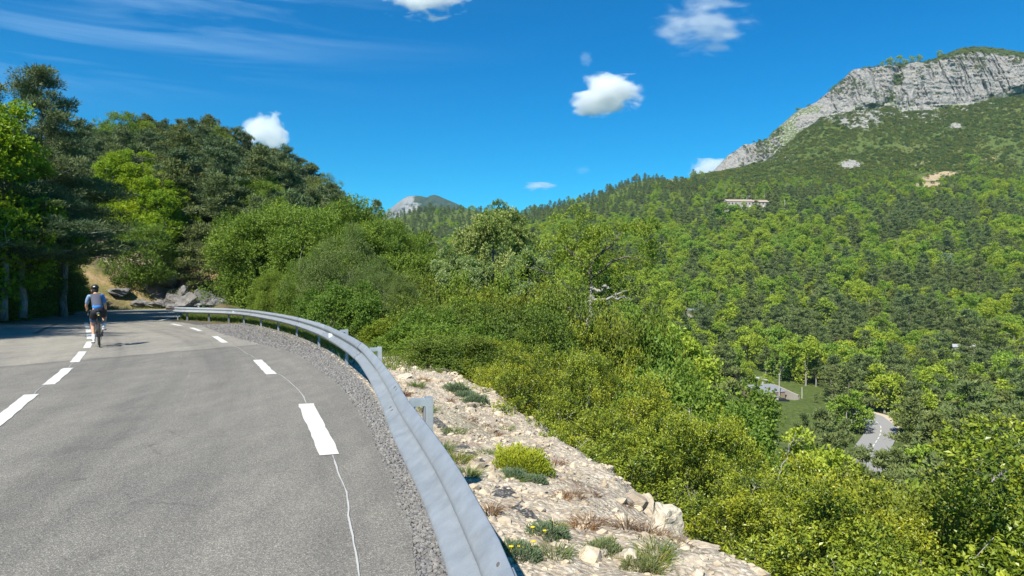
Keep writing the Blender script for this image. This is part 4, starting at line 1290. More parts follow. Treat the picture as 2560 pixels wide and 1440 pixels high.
def rocks():
    g = 'loose rocks on the stony bank'
    L = [
     (1320, 1285, .105, .085, 'small angular beige rock with a dark crack in the middle of the bank'),
     (1345, 1278, .085, .07, 'small beige rock touching the right side of the cracked one'),
     (1392, 1275, .10, .06, 'smooth cream rock right of the two small angular rocks'),
     (1512, 1300, .17, .06, 'flat slab at the outer edge of the bank above the dry weeds'),
     (1575, 1428, .16, .13, 'pale round rock at the bottom edge below the blue-green tuft'),
     (1545, 1290, .12, .05, 'thin flat slab beside the bushes at the bank edge'),
     (1010, 952, .42, .16, 'pale ledge of rock right behind the second barrier post'),
     (990, 862, .9, .32, 'large pale outcrop at the far end of the stony bank'),
     (1075, 905, .5, .18, 'low cream ledge halfway along the bank next to the green shrubs'),
     (1040, 930, .36, .12, 'low broken slab in front of the cream ledge'),
     (1120, 925, .38, .14, 'grey-edged slab under the first yellow bush'),
     (1165, 950, .34, .13, 'grey block at the upper foot of the yellow bushes'),
     (1200, 985, .30, .12, 'grey block between the blue-green tufts and the bushes'),
     (1225, 1030, .20, .08, 'light chip of rock below the grey blocks at the bush edge'),
     (1275, 1215, .13, .06, 'pale flat stone left of the small yellow bush'),
     (1225, 1120, .12, .05, 'small white stone in the middle strip of the bank'),
     (1600, 1395, .12, .07, 'cream stone between the blue-green tuft and the boulders'),
     (1430, 1400, .07, .05, 'small white stone right of the grass tuft near the barrier'),
     (1360, 1195, .10, .08, 'white stone at the foot of the small yellow bush'),
     (960, 905, .30, .12, 'pale stone just behind the barrier at the third post'),
     (1690, 1420, .16, .06, 'cracked slab in the lower corner of the bank'),
     (1740, 1430, .18, .08, 'beige slab at the outer lower corner of the bank'),
     (1470, 1270, .12, .05, 'light slab at the edge beneath the low branches'),
    ]
    for i, (px, py, w, h, lb) in enumerate(L): rock(px, py, w, h, lb, 'lime', i, g)
    rock(1662, 1348, .30, .27, 'tall upright cream boulder standing between the bushes', 'lime', 41, None, None, 'boulder', rz=.2)
    rock(1620, 1300, .17, .24, 'rounded top of a pale boulder half hidden behind yellow leaves', 'lime', 42, None, None, 'boulder')
    rock(1735, 1385, .44, .12, 'long low grey-white boulder in front of the tall cream one', 'lime', 43, None, None, 'boulder', .6)
    rock(1840, 1400, .22, .10, 'grey boulder with grass on its top at the lower bank edge', 'greyrock', 44, None, None, 'boulder')
    # rocks at the foot of the hill, across the road
    H = [
     (470, 735, 60, 3.2, 2.2, 'wide grey outcrop low in the slope right of the shaded bank'), (505, 715, 62, 3.4, 2.6, 'grey crag below the bright green shrubs'),
     (455, 705, 64, 3.8, 2.8, 'pale grey crag above the orange earth'), (425, 690, 66, 3.4, 2.6, 'highest grey crag under the maples'),
     (535, 745, 60, 2.2, 1.4, 'grey block beside the large round bush'), (505, 757, 58, 1.5, .9, 'rounded grey boulder at the road side near the barrier end'),
     (480, 690, 66, 3.0, 2.6, 'cracked grey crag between two others'), (545, 725, 61, 2.0, 1.8, 'grey rock half behind the round bush'),
     (430, 755, 59, 1.6, .8, 'cream rock at the foot of the shaded bank'), (470, 762, 58, 1.1, .5, 'small cream rock by the far road edge'),
     (213, 680, 74, 2.4, 1.0, 'pale slab in dry grass above the gravel track'),
     (300, 745, 62, 2.6, .9, 'dark rock pile in shade behind the cyclist'), (350, 750, 62, 2.6, 1.1, 'dark broken rock face in shade right of the cyclist'),
     (390, 752, 62, 2.4, 1.0, 'end of the shaded rock face by the orange earth')]
    for i, (px, py, Y, w, h, lb) in enumerate(H): rock(px, py, w * .8, h * .72, lb, 'greyrock', 60 + i, 'rocks at the foot of the wooded hill', Y, sub=4, depth=1.0)

# ------------------------------------------------------------------ small plants
def tuft_mesh(name, seed, n, L, Wd, spread, mat, lean=.5, curve=.5):
    rng = np.random.default_rng(seed)
    a = rng.uniform(0, 2 * math.pi, n); r = spread * np.sqrt(rng.random(n))
    B = np.c_[np.cos(a) * r, np.sin(a) * r, np.full(n, -.01)]
    d = unit(np.c_[np.cos(a) * lean * (r / spread + .2), np.sin(a) * lean * (r / spread + .2), np.ones(n)] + .18 * rng.normal(size=(n, 3)))
    l = L * (.5 + .7 * rng.random(n)); U = perp(rng, d)
    h = np.c_[d[:, 0], d[:, 1], np.zeros(n)] * curve
    P1 = B + d * l[:, None] * .5; P2 = P1 + (d * .5 + h * .5 - np.array([0, 0, .25 * curve])) * l[:, None]
    w = Wd * (.6 + .6 * rng.random(n))[:, None]
    V = np.stack([B - U * w, B + U * w, P1 + U * w * .7, P1 - U * w * .7, P2], 1).reshape(-1, 3)
    i = np.arange(n) * 5
    Q = np.stack([i, i + 1, i + 2, i + 3], 1); T = np.stack([i + 3, i + 2, i + 4], 1)
    return npmesh(name, V, [Q, T], [mat], attrs={'var': ('POINT', np.repeat(rng.random(n), 5))})

def cushion_mesh(name, seed, R, n, L, Wd, mat, up=.8):
    rng = np.random.default_rng(seed)
    d = rnd_dir(rng, n); d[:, 2] = np.abs(d[:, 2])
    C = d * np.array(R) * (.55 + .45 * rng.random(n) ** .5)[:, None]
    C *= (1 + .55 * fbm(d[:, 0] * 3.5, d[:, 1] * 3.5 + seed, seed, 3))[:, None]
    A = unit(d + rnd_dir(rng, n) * .6 + np.array([0, 0, up])); U = perp(rng, A)
    V, T = leaves(rng, C, A, U, L * (.6 + .8 * rng.random(n)), Wd * (.7 + .6 * rng.random(n)))
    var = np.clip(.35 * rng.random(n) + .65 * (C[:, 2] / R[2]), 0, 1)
    return V, T, var

def small_plants():
    grass = [tuft_mesh('grass_tuft', 300 + i, 330, .15, .0022, .085, M['grass'], .75, .7) for i in range(3)]
    dry = [tuft_mesh('dry_weed', 310 + i, 150, .13, .0038, .07, M['dry'], .9, .9) for i in range(3)]
    th = []
    for i in range(3):
        V, T, var = cushion_mesh('t', 320 + i, (.13, .11, .09), 2600, .022, .006, M['thyme'])
        th.append(npmesh('thyme_cushion', V, [T], [M['thyme']], attrs={'var': ('POINT', np.repeat(var, 4))}))
    def place(meshes, name, cat, lst, group, zoff=.01):
        for i, (px, py, s, lb) in enumerate(lst):
            p = onground(px, py)
            o = put(name, meshes[i % len(meshes)], None, (p[0], p[1], p[2] + micro(p[0], p[1], 1.0) + zoff), RNG.uniform(0, 6))
            o.scale = (s, s, s); tag(o, lb, cat, group)
    place(grass, 'grass_tuft', 'grass tuft', [
        (1105, 1135, 1.0, 'green grass tuft right behind the barrier beside its nearest post'), (1140, 1165, 1.2, 'green grass tuft between barrier and small yellow bush'),
        (1135, 1095, 1.0, 'thin grass tuft next to the nearest post bracket'), (1170, 1205, .9, 'green tuft close to the barrier below the others'),
        (1265, 1080, .9, 'small green tuft beside the yellow bushes'), (1215, 1145, .7, 'sparse olive tuft in the middle of the bank'),
        (1385, 1412, .9, 'yellowish grass tuft near the bottom between two flower cushions'), (1640, 1405, 1.0, 'straw-coloured grass tuft in front of the boulders'),
        (1795, 1392, .9, 'drooping dry grass tuft on the grey boulder'), (1065, 1040, 1.1, 'grass tuft hidden behind the nearest post'),
        (1285, 1215, .7, 'tiny tuft below the small yellow bush'), (1390, 1330, .6, 'little straw tuft above the flowering cushion'),
        (1040, 975, 1.3, 'olive tuft on the upper bank behind the barrier'), (1620, 1435, 1.0, 'straw tuft at the very bottom of the bank'),
        (1090, 940, 1.2, 'tuft among the pale ledges on the upper bank'), (935, 900, 1.6, 'grass at the foot of the barrier by the second post'),
        (880, 870, 1.7, 'grass behind the barrier where the stony bank begins')], 'grass tufts on the stony bank')
    place(dry, 'dry_weed', 'weed', [
        (1430, 1262, .9, 'brown withered weed right of the cream rock'), (1400, 1268, .8, 'brown withered weed behind the cream rock'), (1455, 1335, 1.0, 'curled brown weed left of the blue-green tuft'),
        (1475, 1325, 1.0, 'curled brown weed above the blue-green tuft'), (1565, 1345, 1.0, 'tall brown weed right of the blue-green tuft'), (1610, 1365, 1.0, 'brown weed in front of the tall boulder'),
        (1225, 1305, .8, 'brown weed touching the barrier edge'), (1655, 1375, .8, 'brown weed at the foot of the tall boulder'), (1210, 1075, .8, 'reddish brown weed at the middle of the bank'),
        (1235, 1095, .9, 'reddish brown weed beside the bushes'), (1480, 1255, .7, 'brown twiggy weed at the bank edge'), (1385, 1165, .9, 'brown twigs right of the small yellow bush'),
        (1030, 905, 1.4, 'brown weeds among the upper ledges'), (1060, 960, 1.2, 'brown weed on the upper bank'), (1010, 1000, 1.0, 'brown weed behind the barrier between two posts'), (1560, 1275, .7, 'brown stalks under the low branches'),
        (1700, 1395, .8, 'brown weed behind the long low boulder'), (1120, 1010, 1.0, 'brown weed left of the blue-green cushions'), (1170, 1060, .9, 'brown weed in the stony middle part')], 'withered brown weeds on the stony bank')
    place(th, 'thyme_cushion', 'low plant', [
        (1505, 1395, .95, 'round blue-green cushion plant by itself near the bottom of the bank'), (1365, 1362, 1.0, 'grey-green cushion with yellow flowers below the angular rocks'),
        (1290, 1408, 1.0, 'grey-green cushion with yellow flowers touching the barrier'), (1140, 985, 1.7, 'wide blue-green cushion on the upper bank'), (1190, 1015, 1.7, 'blue-green cushion at the edge of the yellow bushes'),
        (1165, 1000, 1.4, 'blue-green cushion between two larger ones'), (1285, 1205, 1.0, 'blue-green cushion at the foot of the small yellow bush'), (1600, 1440, 1.0, 'dark cushion at the lower frame edge'), (1330, 1215, .9, 'second blue-green cushion under the small yellow bush')],
        'cushion plants on the stony bank', .0)
    # yellow flowers
    V = []; T = []
    mb = MB()
    for q in range(5):
        a = q * 1.2566; mb.ell((math.cos(a) * .006, math.sin(a) * .006, .03), (.0065, .0045, .0025), 6, 4)
    mb.tube([(0, 0, 0), (.001, 0, .03)], .001, 4)
    fm = mb.mesh('yellow_flower', [M['yellow']], True)
    a_ = fm.attributes.new('var', 'FLOAT', 'POINT')
    for (px, py, where) in [(1278, 1398, 'barrier'), (1297, 1396, 'barrier'), (1310, 1398, 'barrier'), (1322, 1392, 'barrier'), (1332, 1354, 'rock'), (1362, 1358, 'rock'), (1384, 1336, 'rock'), (1334, 1388, 'rock'), (1240, 1405 - 10, 'barrier')]:
        p = onground(px, py + 14)
        o = put('yellow_flower', fm, None, (p[0], p[1], p[2] + micro(p[0], p[1], 1.0) + .045)); o.scale = (1.25,) * 3
        tag(o, 'small yellow flower on the cushion plant ' + ('beside the barrier' if where == 'barrier' else 'below the angular rocks'), 'flower', 'yellow flowers on the bank')
    # small clipped-looking yellow-green bush on the bank
    p = onground(1300, 1185)
    V, T, var = cushion_mesh('b', 340, (.25, .2, .21), 7500, .022, .012, M['box'], .9)
    var = np.clip(var + .2, 0, 1)
    cm = npmesh('small_bush_leaves', V, [T], [M['box']], attrs={'var': ('POINT', np.repeat(np.clip(var + .1, 0, 1), 4))})
    rng = np.random.default_rng(3)
    tm = limb_mesh(rng, (0, 0, -.05), [(.1 * math.cos(a), .1 * math.sin(a), .15) for a in np.linspace(0, 6, 7)], .008).mesh('stem', [M['greybark']])
    t = thing('small_bush', 'small rounded yellow-green bush alone on the pale stony bank', 'bush', (p[0], p[1], p[2]))
    put('leaves', cm, t); put('stem', tm, t)
    # verge grass behind the far part of the rail and along the far road edges
    rng = np.random.default_rng(9)
    B = []
    N = 9000
    s = rng.uniform(s_of_y(12.5), RS[-1] - 8, N); o_ = .30 + np.abs(rng.normal(0, .6, N))
    C, Nn, Tt = rail_at(s); x = C + Nn * o_[:, None]
    k = rng.random(N) < sstep(x[:, 1], 13, 19) * .8 + .12
    B.append(x[k])
    N = 5200
    s2 = rng.integers(0, len(ASPH_L) - 1, N); T2 = np.gradient(ASPH_L, axis=0); T2 /= np.linalg.norm(T2, axis=1)[:, None]
    x = ASPH_L[s2] + np.c_[T2[s2, 1], -T2[s2, 0]] * (-.0 + np.abs(rng.normal(0, 1.6, N)))[:, None] + rng.normal(0, .2, (N, 2))
    sd = s_at(x[:, 0], x[:, 1]); B.append(x[(sd > -.3) & (x[:, 1] > 5)])
    B = np.concatenate(B); n0 = len(B)
    m = 7
    C = np.repeat(B, m, 0) + rng.normal(0, .07, (n0 * m, 2)); n = len(C)
    Z = height(C[:, 0], C[:, 1]) + .01
    base = np.c_[C, Z]
    d = unit(np.c_[rng.normal(0, .35, (n, 2)), np.ones(n)]); U = perp(rng, d); l = rng.uniform(.08, .34, n)[:, None]; w = rng.uniform(.006, .014, n)[:, None]
    V = np.stack([base - U * w, base + U * w, base + d * l + np.c_[d[:, :2] * l * .4, np.zeros(n)]], 1).reshape(-1, 3)
    i = np.arange(n) * 3
    o = put('grass', npmesh('grass', V, [np.stack([i, i + 1, i + 2], 1)], [M['grass']], attrs={'var': ('POINT', np.repeat(rng.random(n) * .75, 3))}))
    tag(o, 'rough green grass along the verges of the road', 'grass', kind='stuff')
# ------------------------------------------------------------------ trees and bushes that can be told apart
USED = set()
def plant(name, key, label, cat, X, Y, scale=1.0, group=None, z=None, rz=None, sink=.15, sc3=None):
    z = hgt(X, Y) - sink if z is None else z
    rz = RNG.uniform(0, 6.28) if rz is None else rz
    a = ASSET[key]
    s3 = sc3 if sc3 else (scale, scale, scale)
    if isinstance(a, list):
        t = thing(name, label, cat, (X, Y, z), rz, group); t.scale = s3
        for pn, me in a: put(pn, me, t)
    else:
        t = put(name, a, None, (X, Y, z), rz); t.scale = s3; tag(t, label, cat, group)
    return t

def tree_at(name, key, label, cat, px, pytop, Y, Hasset, wscale=1.0, group=None, rz=None, pybase=None, sink=.15):
    """stand a plant on the ground at image column px and depth Y so that its top reaches image row pytop"""
    X = (px - 1280) / F * Y
    zb = hgt(X, Y) - sink if pybase is None else CAMZ + (HY - pybase) / F * Y
    zt = CAMZ + (HY - pytop) / F * Y
    s = max(.2, (zt - zb) / AH.get(key, Hasset))
    return plant(name, key, label, cat, X, Y, group=group, z=zb, rz=rz, sc3=(s * wscale, s * wscale, s))

SIL = np.array([(960, 2000), (1000, 800), (1040, 770), (1100, 745), (1160, 800), (1200, 830), (1235, 785), (1300, 765), (1370, 790), (1430, 800), (1500, 830), (1580, 850), (1660, 890),
                (1710, 945), (1760, 955), (1800, 975), (1870, 1005), (1960, 1035), (2010, 1035), (2090, 1085), (2130, 1110), (2210, 1140), (2300, 1215), (2370, 1225), (2430, 1170), (2500, 1120), (2600, 1090), (3200, 1050)], float)

def near_bushes():
    rng = np.random.default_rng(21)
    cnt = 0
    rows = [2.15, 3.3, 4.7, 6.4, 8.6, 11.2]
    for ri, s in enumerate(rows):
        st = 1.55 + .32 * ri
        a = s_of_y(-2.5)
        while a < s_of_y(25):
            a += st * rng.uniform(.8, 1.15)
            C, Nn, Tt = rail_at(np.array([a])); C, Nn = C[0], Nn[0]
            off = s + .28 + rng.normal(0, .22)
            if ri == 0: off += np.clip(.06 * (C[1] - 3), 0, .9)
            off += .5 * (1 - sstep(C[1], 3, 6.5)) * (ri < 2)
            X, Y = C + Nn * off
            if Y < 2.6: continue
            px = 1280 + F * X / Y
            if px < 930 or px > 3300: continue
            g = hgt(X, Y)
            hmax = [.85, 1.7, 2.6, 3.3, 3.9, 4.4][ri] * rng.uniform(.85, 1.15)
            silp = np.interp(px, SIL[:, 0], SIL[:, 1]) + (rng.uniform(20, 130) if ri > 1 else 24)
            rpx = F * 1.5 / Y
            if px + rpx > 2115 and px - rpx < 2275: silp = max(silp, 1185)
            if px + rpx > 1850 and px - rpx < 2000: silp = max(silp, 1045)
            zt = min(g + hmax, CAMZ + (HY - silp) / F * Y)
            h = zt - g
            if h < .45: continue
            key = 'box%d' % rng.integers(3); nm, cat = 'box_bush', 'bush'
            if px < 1175 or (Y > 15 and px < 1240 and rng.random() < .6) or (ri >= 2 and rng.random() < .14) or (px > 1850 and ri >= 3 and rng.random() < .2):
                key = 'green_shrub%d' % rng.integers(2); nm = 'green_shrub'
            Ha = AH[key]
            sc_ = h / Ha
            ws = np.clip(max(sc_, .55) * rng.uniform(.8, 1.05) * (1.2 if ri == 0 else 1), .42, 1.2)
            where = ['edging the rubble', 'in the second row', 'in the third row', 'in the fourth row down', 'far down the slope', 'farthest down'][ri]
            along = 'by the boulders' if Y < 5.2 else 'level with the small round bush' if Y < 7.5 else 'level with the blue-green cushions' if Y < 11 else 'below the second barrier post' if Y < 15 else 'up by the bend'
            lb = ('yellow-green boxwood bush ' if nm == 'box_bush' else 'plain green leafy shrub ') + where + ', ' + along
            s_u = max(sc_, .8 * ws); plant(nm, key, lb, cat, X, Y, group='bushes on the slope below the barrier', z=zt - Ha * s_u, sc3=(ws, ws, s_u))
            cnt += 1
    # the large corner bush, closest to the camera
    plant('box_bush', 'box1', 'tallest yellow-green bush close to the lower corner, with large leaves', 'bush', 4.15, 4.6, group=None, z=-1.95, sc3=(1.0, 1.0, .80), rz=1.0)
    plant('box_bush', 'box2', 'dark-centred yellow-green bush next to the tallest corner bush', 'bush', 5.2, 6.0, group=None, z=-2.6, sc3=(1.15, 1.15, .95), rz=2.0)
    print('near bushes', cnt)

def mid_trees():
    Y = 28.0
    # old oak with dead limbs
    X = (1500 - 1280) / F * 29
    zb = CAMZ + (HY - 860) / F * 29
    t = thing('oak_tree', 'open yellow-green oak with a bare broken trunk and dead grey limbs', 'tree', (X, 29, zb), 0)
    for pn, me in ASSET['oak0']:
        if pn == 'crown':
            o = put(pn, me, t); o.scale = (.86, .75, .93); o.location = (.1, 0, -.45)
    rng = np.random.default_rng(4)
    def pl(name, pts, r, mat):
        P = np.array([W(px, py, 28.2 + dy) for px, py, dy in pts]) - np.array([X, 29, zb])
        d = np.linspace(0, 1, len(P)); f = np.linspace(0, 1, 14)
        Q = np.stack([np.interp(f, d, P[:, k]) for k in range(3)], 1); Q[1:-1] += rng.normal(0, .035, (12, 3))
        rr = np.interp(f, np.linspace(0, 1, len(r)), r)
        return MB().tube(Q, rr, 7).build(name, M[mat], t, True)
    pl('trunk', [(1467, 880, 0), (1468, 825, 0), (1472, 790, 0), (1475, 764, .1), (1479, 722, .1), (1478, 716, .1)], [.20, .18, .16, .14, .11, .08], 'deadwood')
    pl('trunk', [(1482, 870, .5), (1482, 820, .5), (1480, 778, .5), (1474, 740, .6), (1472, 689, .7), (1485, 640, .8), (1500, 600, .9)], [.30, .27, .22, .16, .10, .05, .02], 'bark')
    for pts in ([(1480, 750, 0), (1536, 746, -.4), (1560, 744, -.3), (1582, 752, -.2)], [(1475, 752, 0), (1439, 772, -.3), (1403, 784, -.4)], [(1453, 773, .3), (1378, 767, .2), (1342, 770, .3)],
                [(1479, 724, 0), (1500, 728, -.3), (1508, 718, -.4)], [(1474, 770, 0), (1450, 795, -.4), (1428, 812, -.5)], [(1536, 747, -.3), (1540, 738, -.3), (1575, 722, -.1)],
                [(1508, 718, -.4), (1515, 716, -.4), (1522, 722, -.4)]):
        pl('limb', pts, [.06, .045, .02], 'greybark')
    for pts in ([(1462, 742, .4), (1419, 717, .3), (1392, 692, .2), (1342, 672, .1), (1314, 667, 0)], [(1472, 700, .6), (1520, 660, .3), (1570, 640, .2), (1610, 655, 0)], [(1472, 690, .6), (1440, 640, .5), (1405, 610, .4)], [(1482, 650, .7), (1530, 610, .3), (1560, 580, .2)]):
        pl('limb', pts, [.07, .055, .04, .025, .012], 'bark')
    # white-flowering tree
    tree_at('blossom_tree', 'blossom0', 'tall tree covered in pale cream blossom clusters, standing against the ridge', 'tree', 1235, 530, 38, 7.5, .95, pybase=800, rz=.5)
    tree_at('blossom_tree', 'blossom0', 'smaller pale-blossomed tree leaning left under the tall blossom tree', 'tree', 1150, 640, 33, 7.5, .85, pybase=850, rz=2.5)
    tree_at('blossom_tree', 'blossom0', 'low pale-blossomed tree between the tall blossom tree and the oak', 'tree', 1320, 640, 35, 7.5, .9, pybase=830, rz=4.1)
    # large round fine-leaved bushes behind the rail
    L = [(668, 560, 44, 'fine_bush1', .85, 'round bright green bush nearest the end of the barrier'), (735, 530, 43, 'fine_bush0', 1.05, 'highest round fine-leaved green bush behind the barrier'),
         (850, 538, 42, 'fine_bush1', 1.0, 'broad green bush right of the highest round one'), (935, 568, 40, 'fine_bush0', .95, 'round green bush at the right end of the big row'),
         (985, 590, 42, 'olive_bush0', .8, 'olive green bush against the wooded ridge'), (845, 590, 33, 'olive_bush0', .75, 'grey-green upright bush in the centre of the big row'),
         (610, 660, 41, 'fine_bush0', .6, 'low spreading green bush touching the back barrier'), (770, 650, 35, 'fine_bush1', .8, 'lower green bush just behind the curve of the barrier'),
         (930, 660, 29, 'olive_bush0', .8, 'dark olive bush behind the bend with bare twigs'), (1010, 700, 27, 'olive_bush0', .75, 'olive bush right of the one with bare twigs'),
         (690, 690, 35, 'fine_bush0', .7, 'low bright green bush over the middle of the barrier'), (860, 720, 24, 'green_shrub1', 1.0, 'green shrub hanging over the barrier bend')]
    for px, py, Y, key, ws, lb in L:
        Ha = {'fine_bush0': 7.2, 'fine_bush1': 7.2, 'olive_bush0': 6.3, 'green_shrub1': 3.1}[key]
        tree_at('leafy_bush', key, lb, 'bush', px, py, Y, Ha, ws * 1.0, 'large bushes behind the barrier', pybase=None if px < 900 else 850, sink=.3)
    L2 = [(1000, 800, 22, 'green_shrub1'), (1060, 745, 25, 'green_shrub0'), (1120, 760, 21, 'green_shrub0'), (1170, 770, 24, 'green_shrub1'), (1090, 820, 18, 'green_shrub1'), (1040, 830, 19.5, 'green_shrub1'),
          (950, 790, 24, 'green_shrub0'), (1230, 740, 27, 'green_shrub0'), (1290, 735, 26, 'green_shrub0'), (1350, 745, 25, 'green_shrub0'), (1400, 770, 22, 'box2'), (1145, 860, 16, 'green_shrub0'), (910, 770, 27, 'green_shrub0'), (1250, 780, 20, 'green_shrub0'),
          (1560, 800, 26, 'green_shrub0'), (1620, 830, 25, 'green_shrub1'), (1520, 830, 23, 'box1'), (1080, 700, 31, 'green_shrub0'), (1180, 720, 30, 'green_shrub1')]
    for i, (px, py, Y, key) in enumerate(L2):
        X = (px - 1280) / F * Y; g = hgt(X, Y); zt = CAMZ + (HY - py) / F * Y
        h = max(1.2, zt - g); Ha = AH[key]
        s = h / Ha; w = np.clip(s, .7, 1.25)
        plant('green_shrub' if 'green' in key else 'box_bush', key, 'mid-green shrub crowding %s' % ('below the old oak' if px > 1320 else 'under the blossom trees' if px > 1110 else 'beyond the upper end of the stony bank'), 'bush', X, Y,
              group='green shrubs beyond the stony bank', z=g - .1, sc3=(w, w, s))
    # distant light green ones seen between
    tree_at('broadleaf_tree', 'leafy0', 'pale green round tree between the big bushes and the blossom trees', 'tree', 1065, 630, 70, 6.6, 1.2, pybase=760)
    tree_at('broadleaf_tree', 'leafy1', 'mid-green tree behind the pale round one, below the ridge', 'tree', 1020, 590, 85, 6.6, 1.2, pybase=720)
    tree_at('broadleaf_tree', 'leafy0', 'dull green tree peeping out left of the tall blossom tree', 'tree', 1115, 650, 62, 6.6, 1.1, pybase=780)

def hill_trees():
    rng = np.random.default_rng(77)
    # roadside group
    tree_at('pine_tree', 'big_pine0', 'tallest dark pine at the left with its tip above everything', 'pine tree', 68, 165, 38, 13.5, .92, pybase=775, rz=.4)
    tree_at('pine_tree', 'big_pine0', 'dark pine cut by the frame, behind the tallest one', 'pine tree', -10, 205, 44, 13.5, .9, pybase=790, rz=2.2)
    tree_at('pine_tree', 'big_pine1', 'dark spreading pine with a bare pale trunk by the roadside', 'pine tree', 58, 455, 33, 8.4, 1.15, pybase=775, rz=1.0)
    tree_at('pine_tree', 'big_pine1', 'dark pine reaching over the gravel track', 'pine tree', 160, 420, 41, 8.4, 1.05, pybase=778, rz=3.3)
    tree_at('pine_tree', 'big_pine0', 'dark pine right behind the tallest one', 'pine tree', 130, 330, 47, 13.5, .8, pybase=760, rz=4.3)
    tree_at('pine_tree', 'big_pine1', 'shaded pine over the left roadside bank', 'pine tree', -60, 420, 34, 8.4, 1.3, pybase=800, rz=5)
    tree_at('maple_tree', 'maple0', 'bright yellow-green maple in front of the tall pines', 'tree', 10, 285, 32, 10.0, 1.0, pybase=780, rz=.2)
    for (px, py, Y, k, ws, lb) in [(300, 385, 76, 0, .85, 'yellow-green maple with the sharpest tip on the slope'), (378, 392, 78, 1, .85, 'yellow-green maple right of the sharp-tipped one'),
                                   (255, 398, 80, 1, .8, 'yellow-green maple left of the sharp-tipped one'), (425, 440, 74, 0, .9, 'spreading yellow-green maple at the right of the group'),
                                   (330, 470, 73, 1, .9, 'lower maple in the middle of the group'), (225, 470, 82, 0, .8, 'small maple behind the dark pine'), (290, 530, 74, 0, .8, 'low maple above the bare earth'), (400, 520, 72, 1, .85, 'low green maple above the grey crags')]:
        tree_at('maple_tree', 'maple%d' % k, lb, 'tree', px, py, Y, 10.0, ws * 1.45, 'maples on the slope', pybase=None)
    for (px, py, Y, k) in [(345, 425, 70, 0), (455, 480, 72, 1), (395, 455, 69, 0), (265, 455, 71, 1)]:
        tree_at('maple_tree', 'maple%d' % k, 'yellow-green maple in the front row on the slope', 'tree', px, py, Y, 10.0, 1.2, 'maples on the slope', pybase=None)
    for (px, py, Y, k, ws) in [(560, 440, 78, 0, .9), (600, 500, 72, 0, .9), (500, 560, 80, 1, .8), (545, 560, 74, 1, .8), (650, 450, 78, 1, .9), (580, 590, 69, 0, .8), (430, 590, 84, 0, .8), (620, 600, 70, 1, .9), (380, 580, 86, 1, .8), (700, 480, 76, 0, .9), (470, 600, 80, 0, .7), (750, 500, 74, 1, .9)]:
        tree_at('broadleaf_tree', 'leafy%d' % k, 'bright green leafy tree on the lower slope ' + ('right above the grey crags' if px < 510 else 'behind the round bushes'), 'tree', px, py, Y, 6.6, ws * 1.0, 'green trees on the lower slope')
    # pines along the crest
    for i, (px, py, Y, kind) in enumerate([(190, 300, 105, 'p'), (225, 312, 112, 'p'), (300, 285, 112, 'o'), (345, 300, 116, 'o'), (372, 288, 120, 'p'), (410, 300, 122, 'p'), (450, 298, 124, 'p'), (492, 312, 124, 'p'), (522, 293, 124, 'p'), (560, 318, 126, 'p'),
                                   (590, 318, 118, 'p'), (622, 340, 122, 'p'), (655, 362, 124, 'p'), (688, 372, 124, 'p'), (718, 366, 122, 'p'), (745, 395, 124, 'p'), (775, 408, 122, 'p'), (805, 448, 110, 's'), (838, 470, 118, 'p'), (862, 492, 124, 'p'),
                                   (890, 512, 124, 'p'), (920, 522, 128, 'p'), (150, 330, 100, 'p'), (260, 330, 108, 'p')]):
        if kind == 's': tree_at('broadleaf_tree', 'olive_bush0', 'pale grey-green tree near the lower end of the crest', 'tree', px, py, Y, 6.3, .9)
        elif kind == 'o': tree_at('broadleaf_tree', 'leafy%d' % (i % 2), 'dull green broadleaf tree on the crest of the wooded hill', 'tree', px, py, Y, 6.6, .8, 'broadleaf trees on the crest')
        else: tree_at('pine_tree', 'hill_pine%d' % (i % 4), 'dark pine on the skyline crest of the wooded hill', 'pine tree', px, py, Y, 8.8 + .6 * (i % 4), rng.uniform(.8, 1.05), 'pines on the hill')
    X = (940 - 1280) / F * 135
    tree_at('spruce_tree', 'far_spruce', 'lone pointed spruce standing out above the bushes against the sky', 'spruce tree', 940, 500, 135, 10.2, .85)
    # the rest of the wood on the hill
    CS = np.array([(-400, 250), (100, 350), (190, 318), (300, 300), (400, 306), (520, 308), (600, 335), (720, 385), (800, 450), (860, 500), (940, 545), (1000, 600)], float)
    n = 0
    pts = []
    while n < 105:
        Y = rng.uniform(64, 132); px = rng.uniform(-120, 930); X = (px - 1280) / F * Y
        if any((X - a) ** 2 + (Y - b) ** 2 < 12 for a, b in pts): continue
        if 150 < px < 330 and Y < 84: continue
        if abs((px - 215)) < 60 and Y < 92: continue
        g = hgt(X, Y); s = rng.uniform(.75, 1.1)
        pyt = HY - F * (g + 9 * s - CAMZ) / Y
        lim = np.interp(px, CS[:, 0], CS[:, 1])
        if pyt < lim: s *= .8; pyt = HY - F * (g + 9 * s - CAMZ) / Y
        if pyt < lim - 4: continue
        pts.append((X, Y)); n += 1
        if rng.random() < .05:
            plant('broadleaf_tree', 'leafy%d' % rng.integers(2), 'dull green broadleaf tree in the pine wood on the hill', 'tree', X, Y, s * 1.1, 'broadleaf trees in the pine wood')
        else:
            band = 'upper' if Y > 105 else 'middle' if Y > 82 else 'lower'
            plant('pine_tree', 'hill_pine%d' % rng.integers(4), 'dark pine in the %s part of the wooded hill' % band, 'pine tree', X, Y, s, 'pines on the hill')
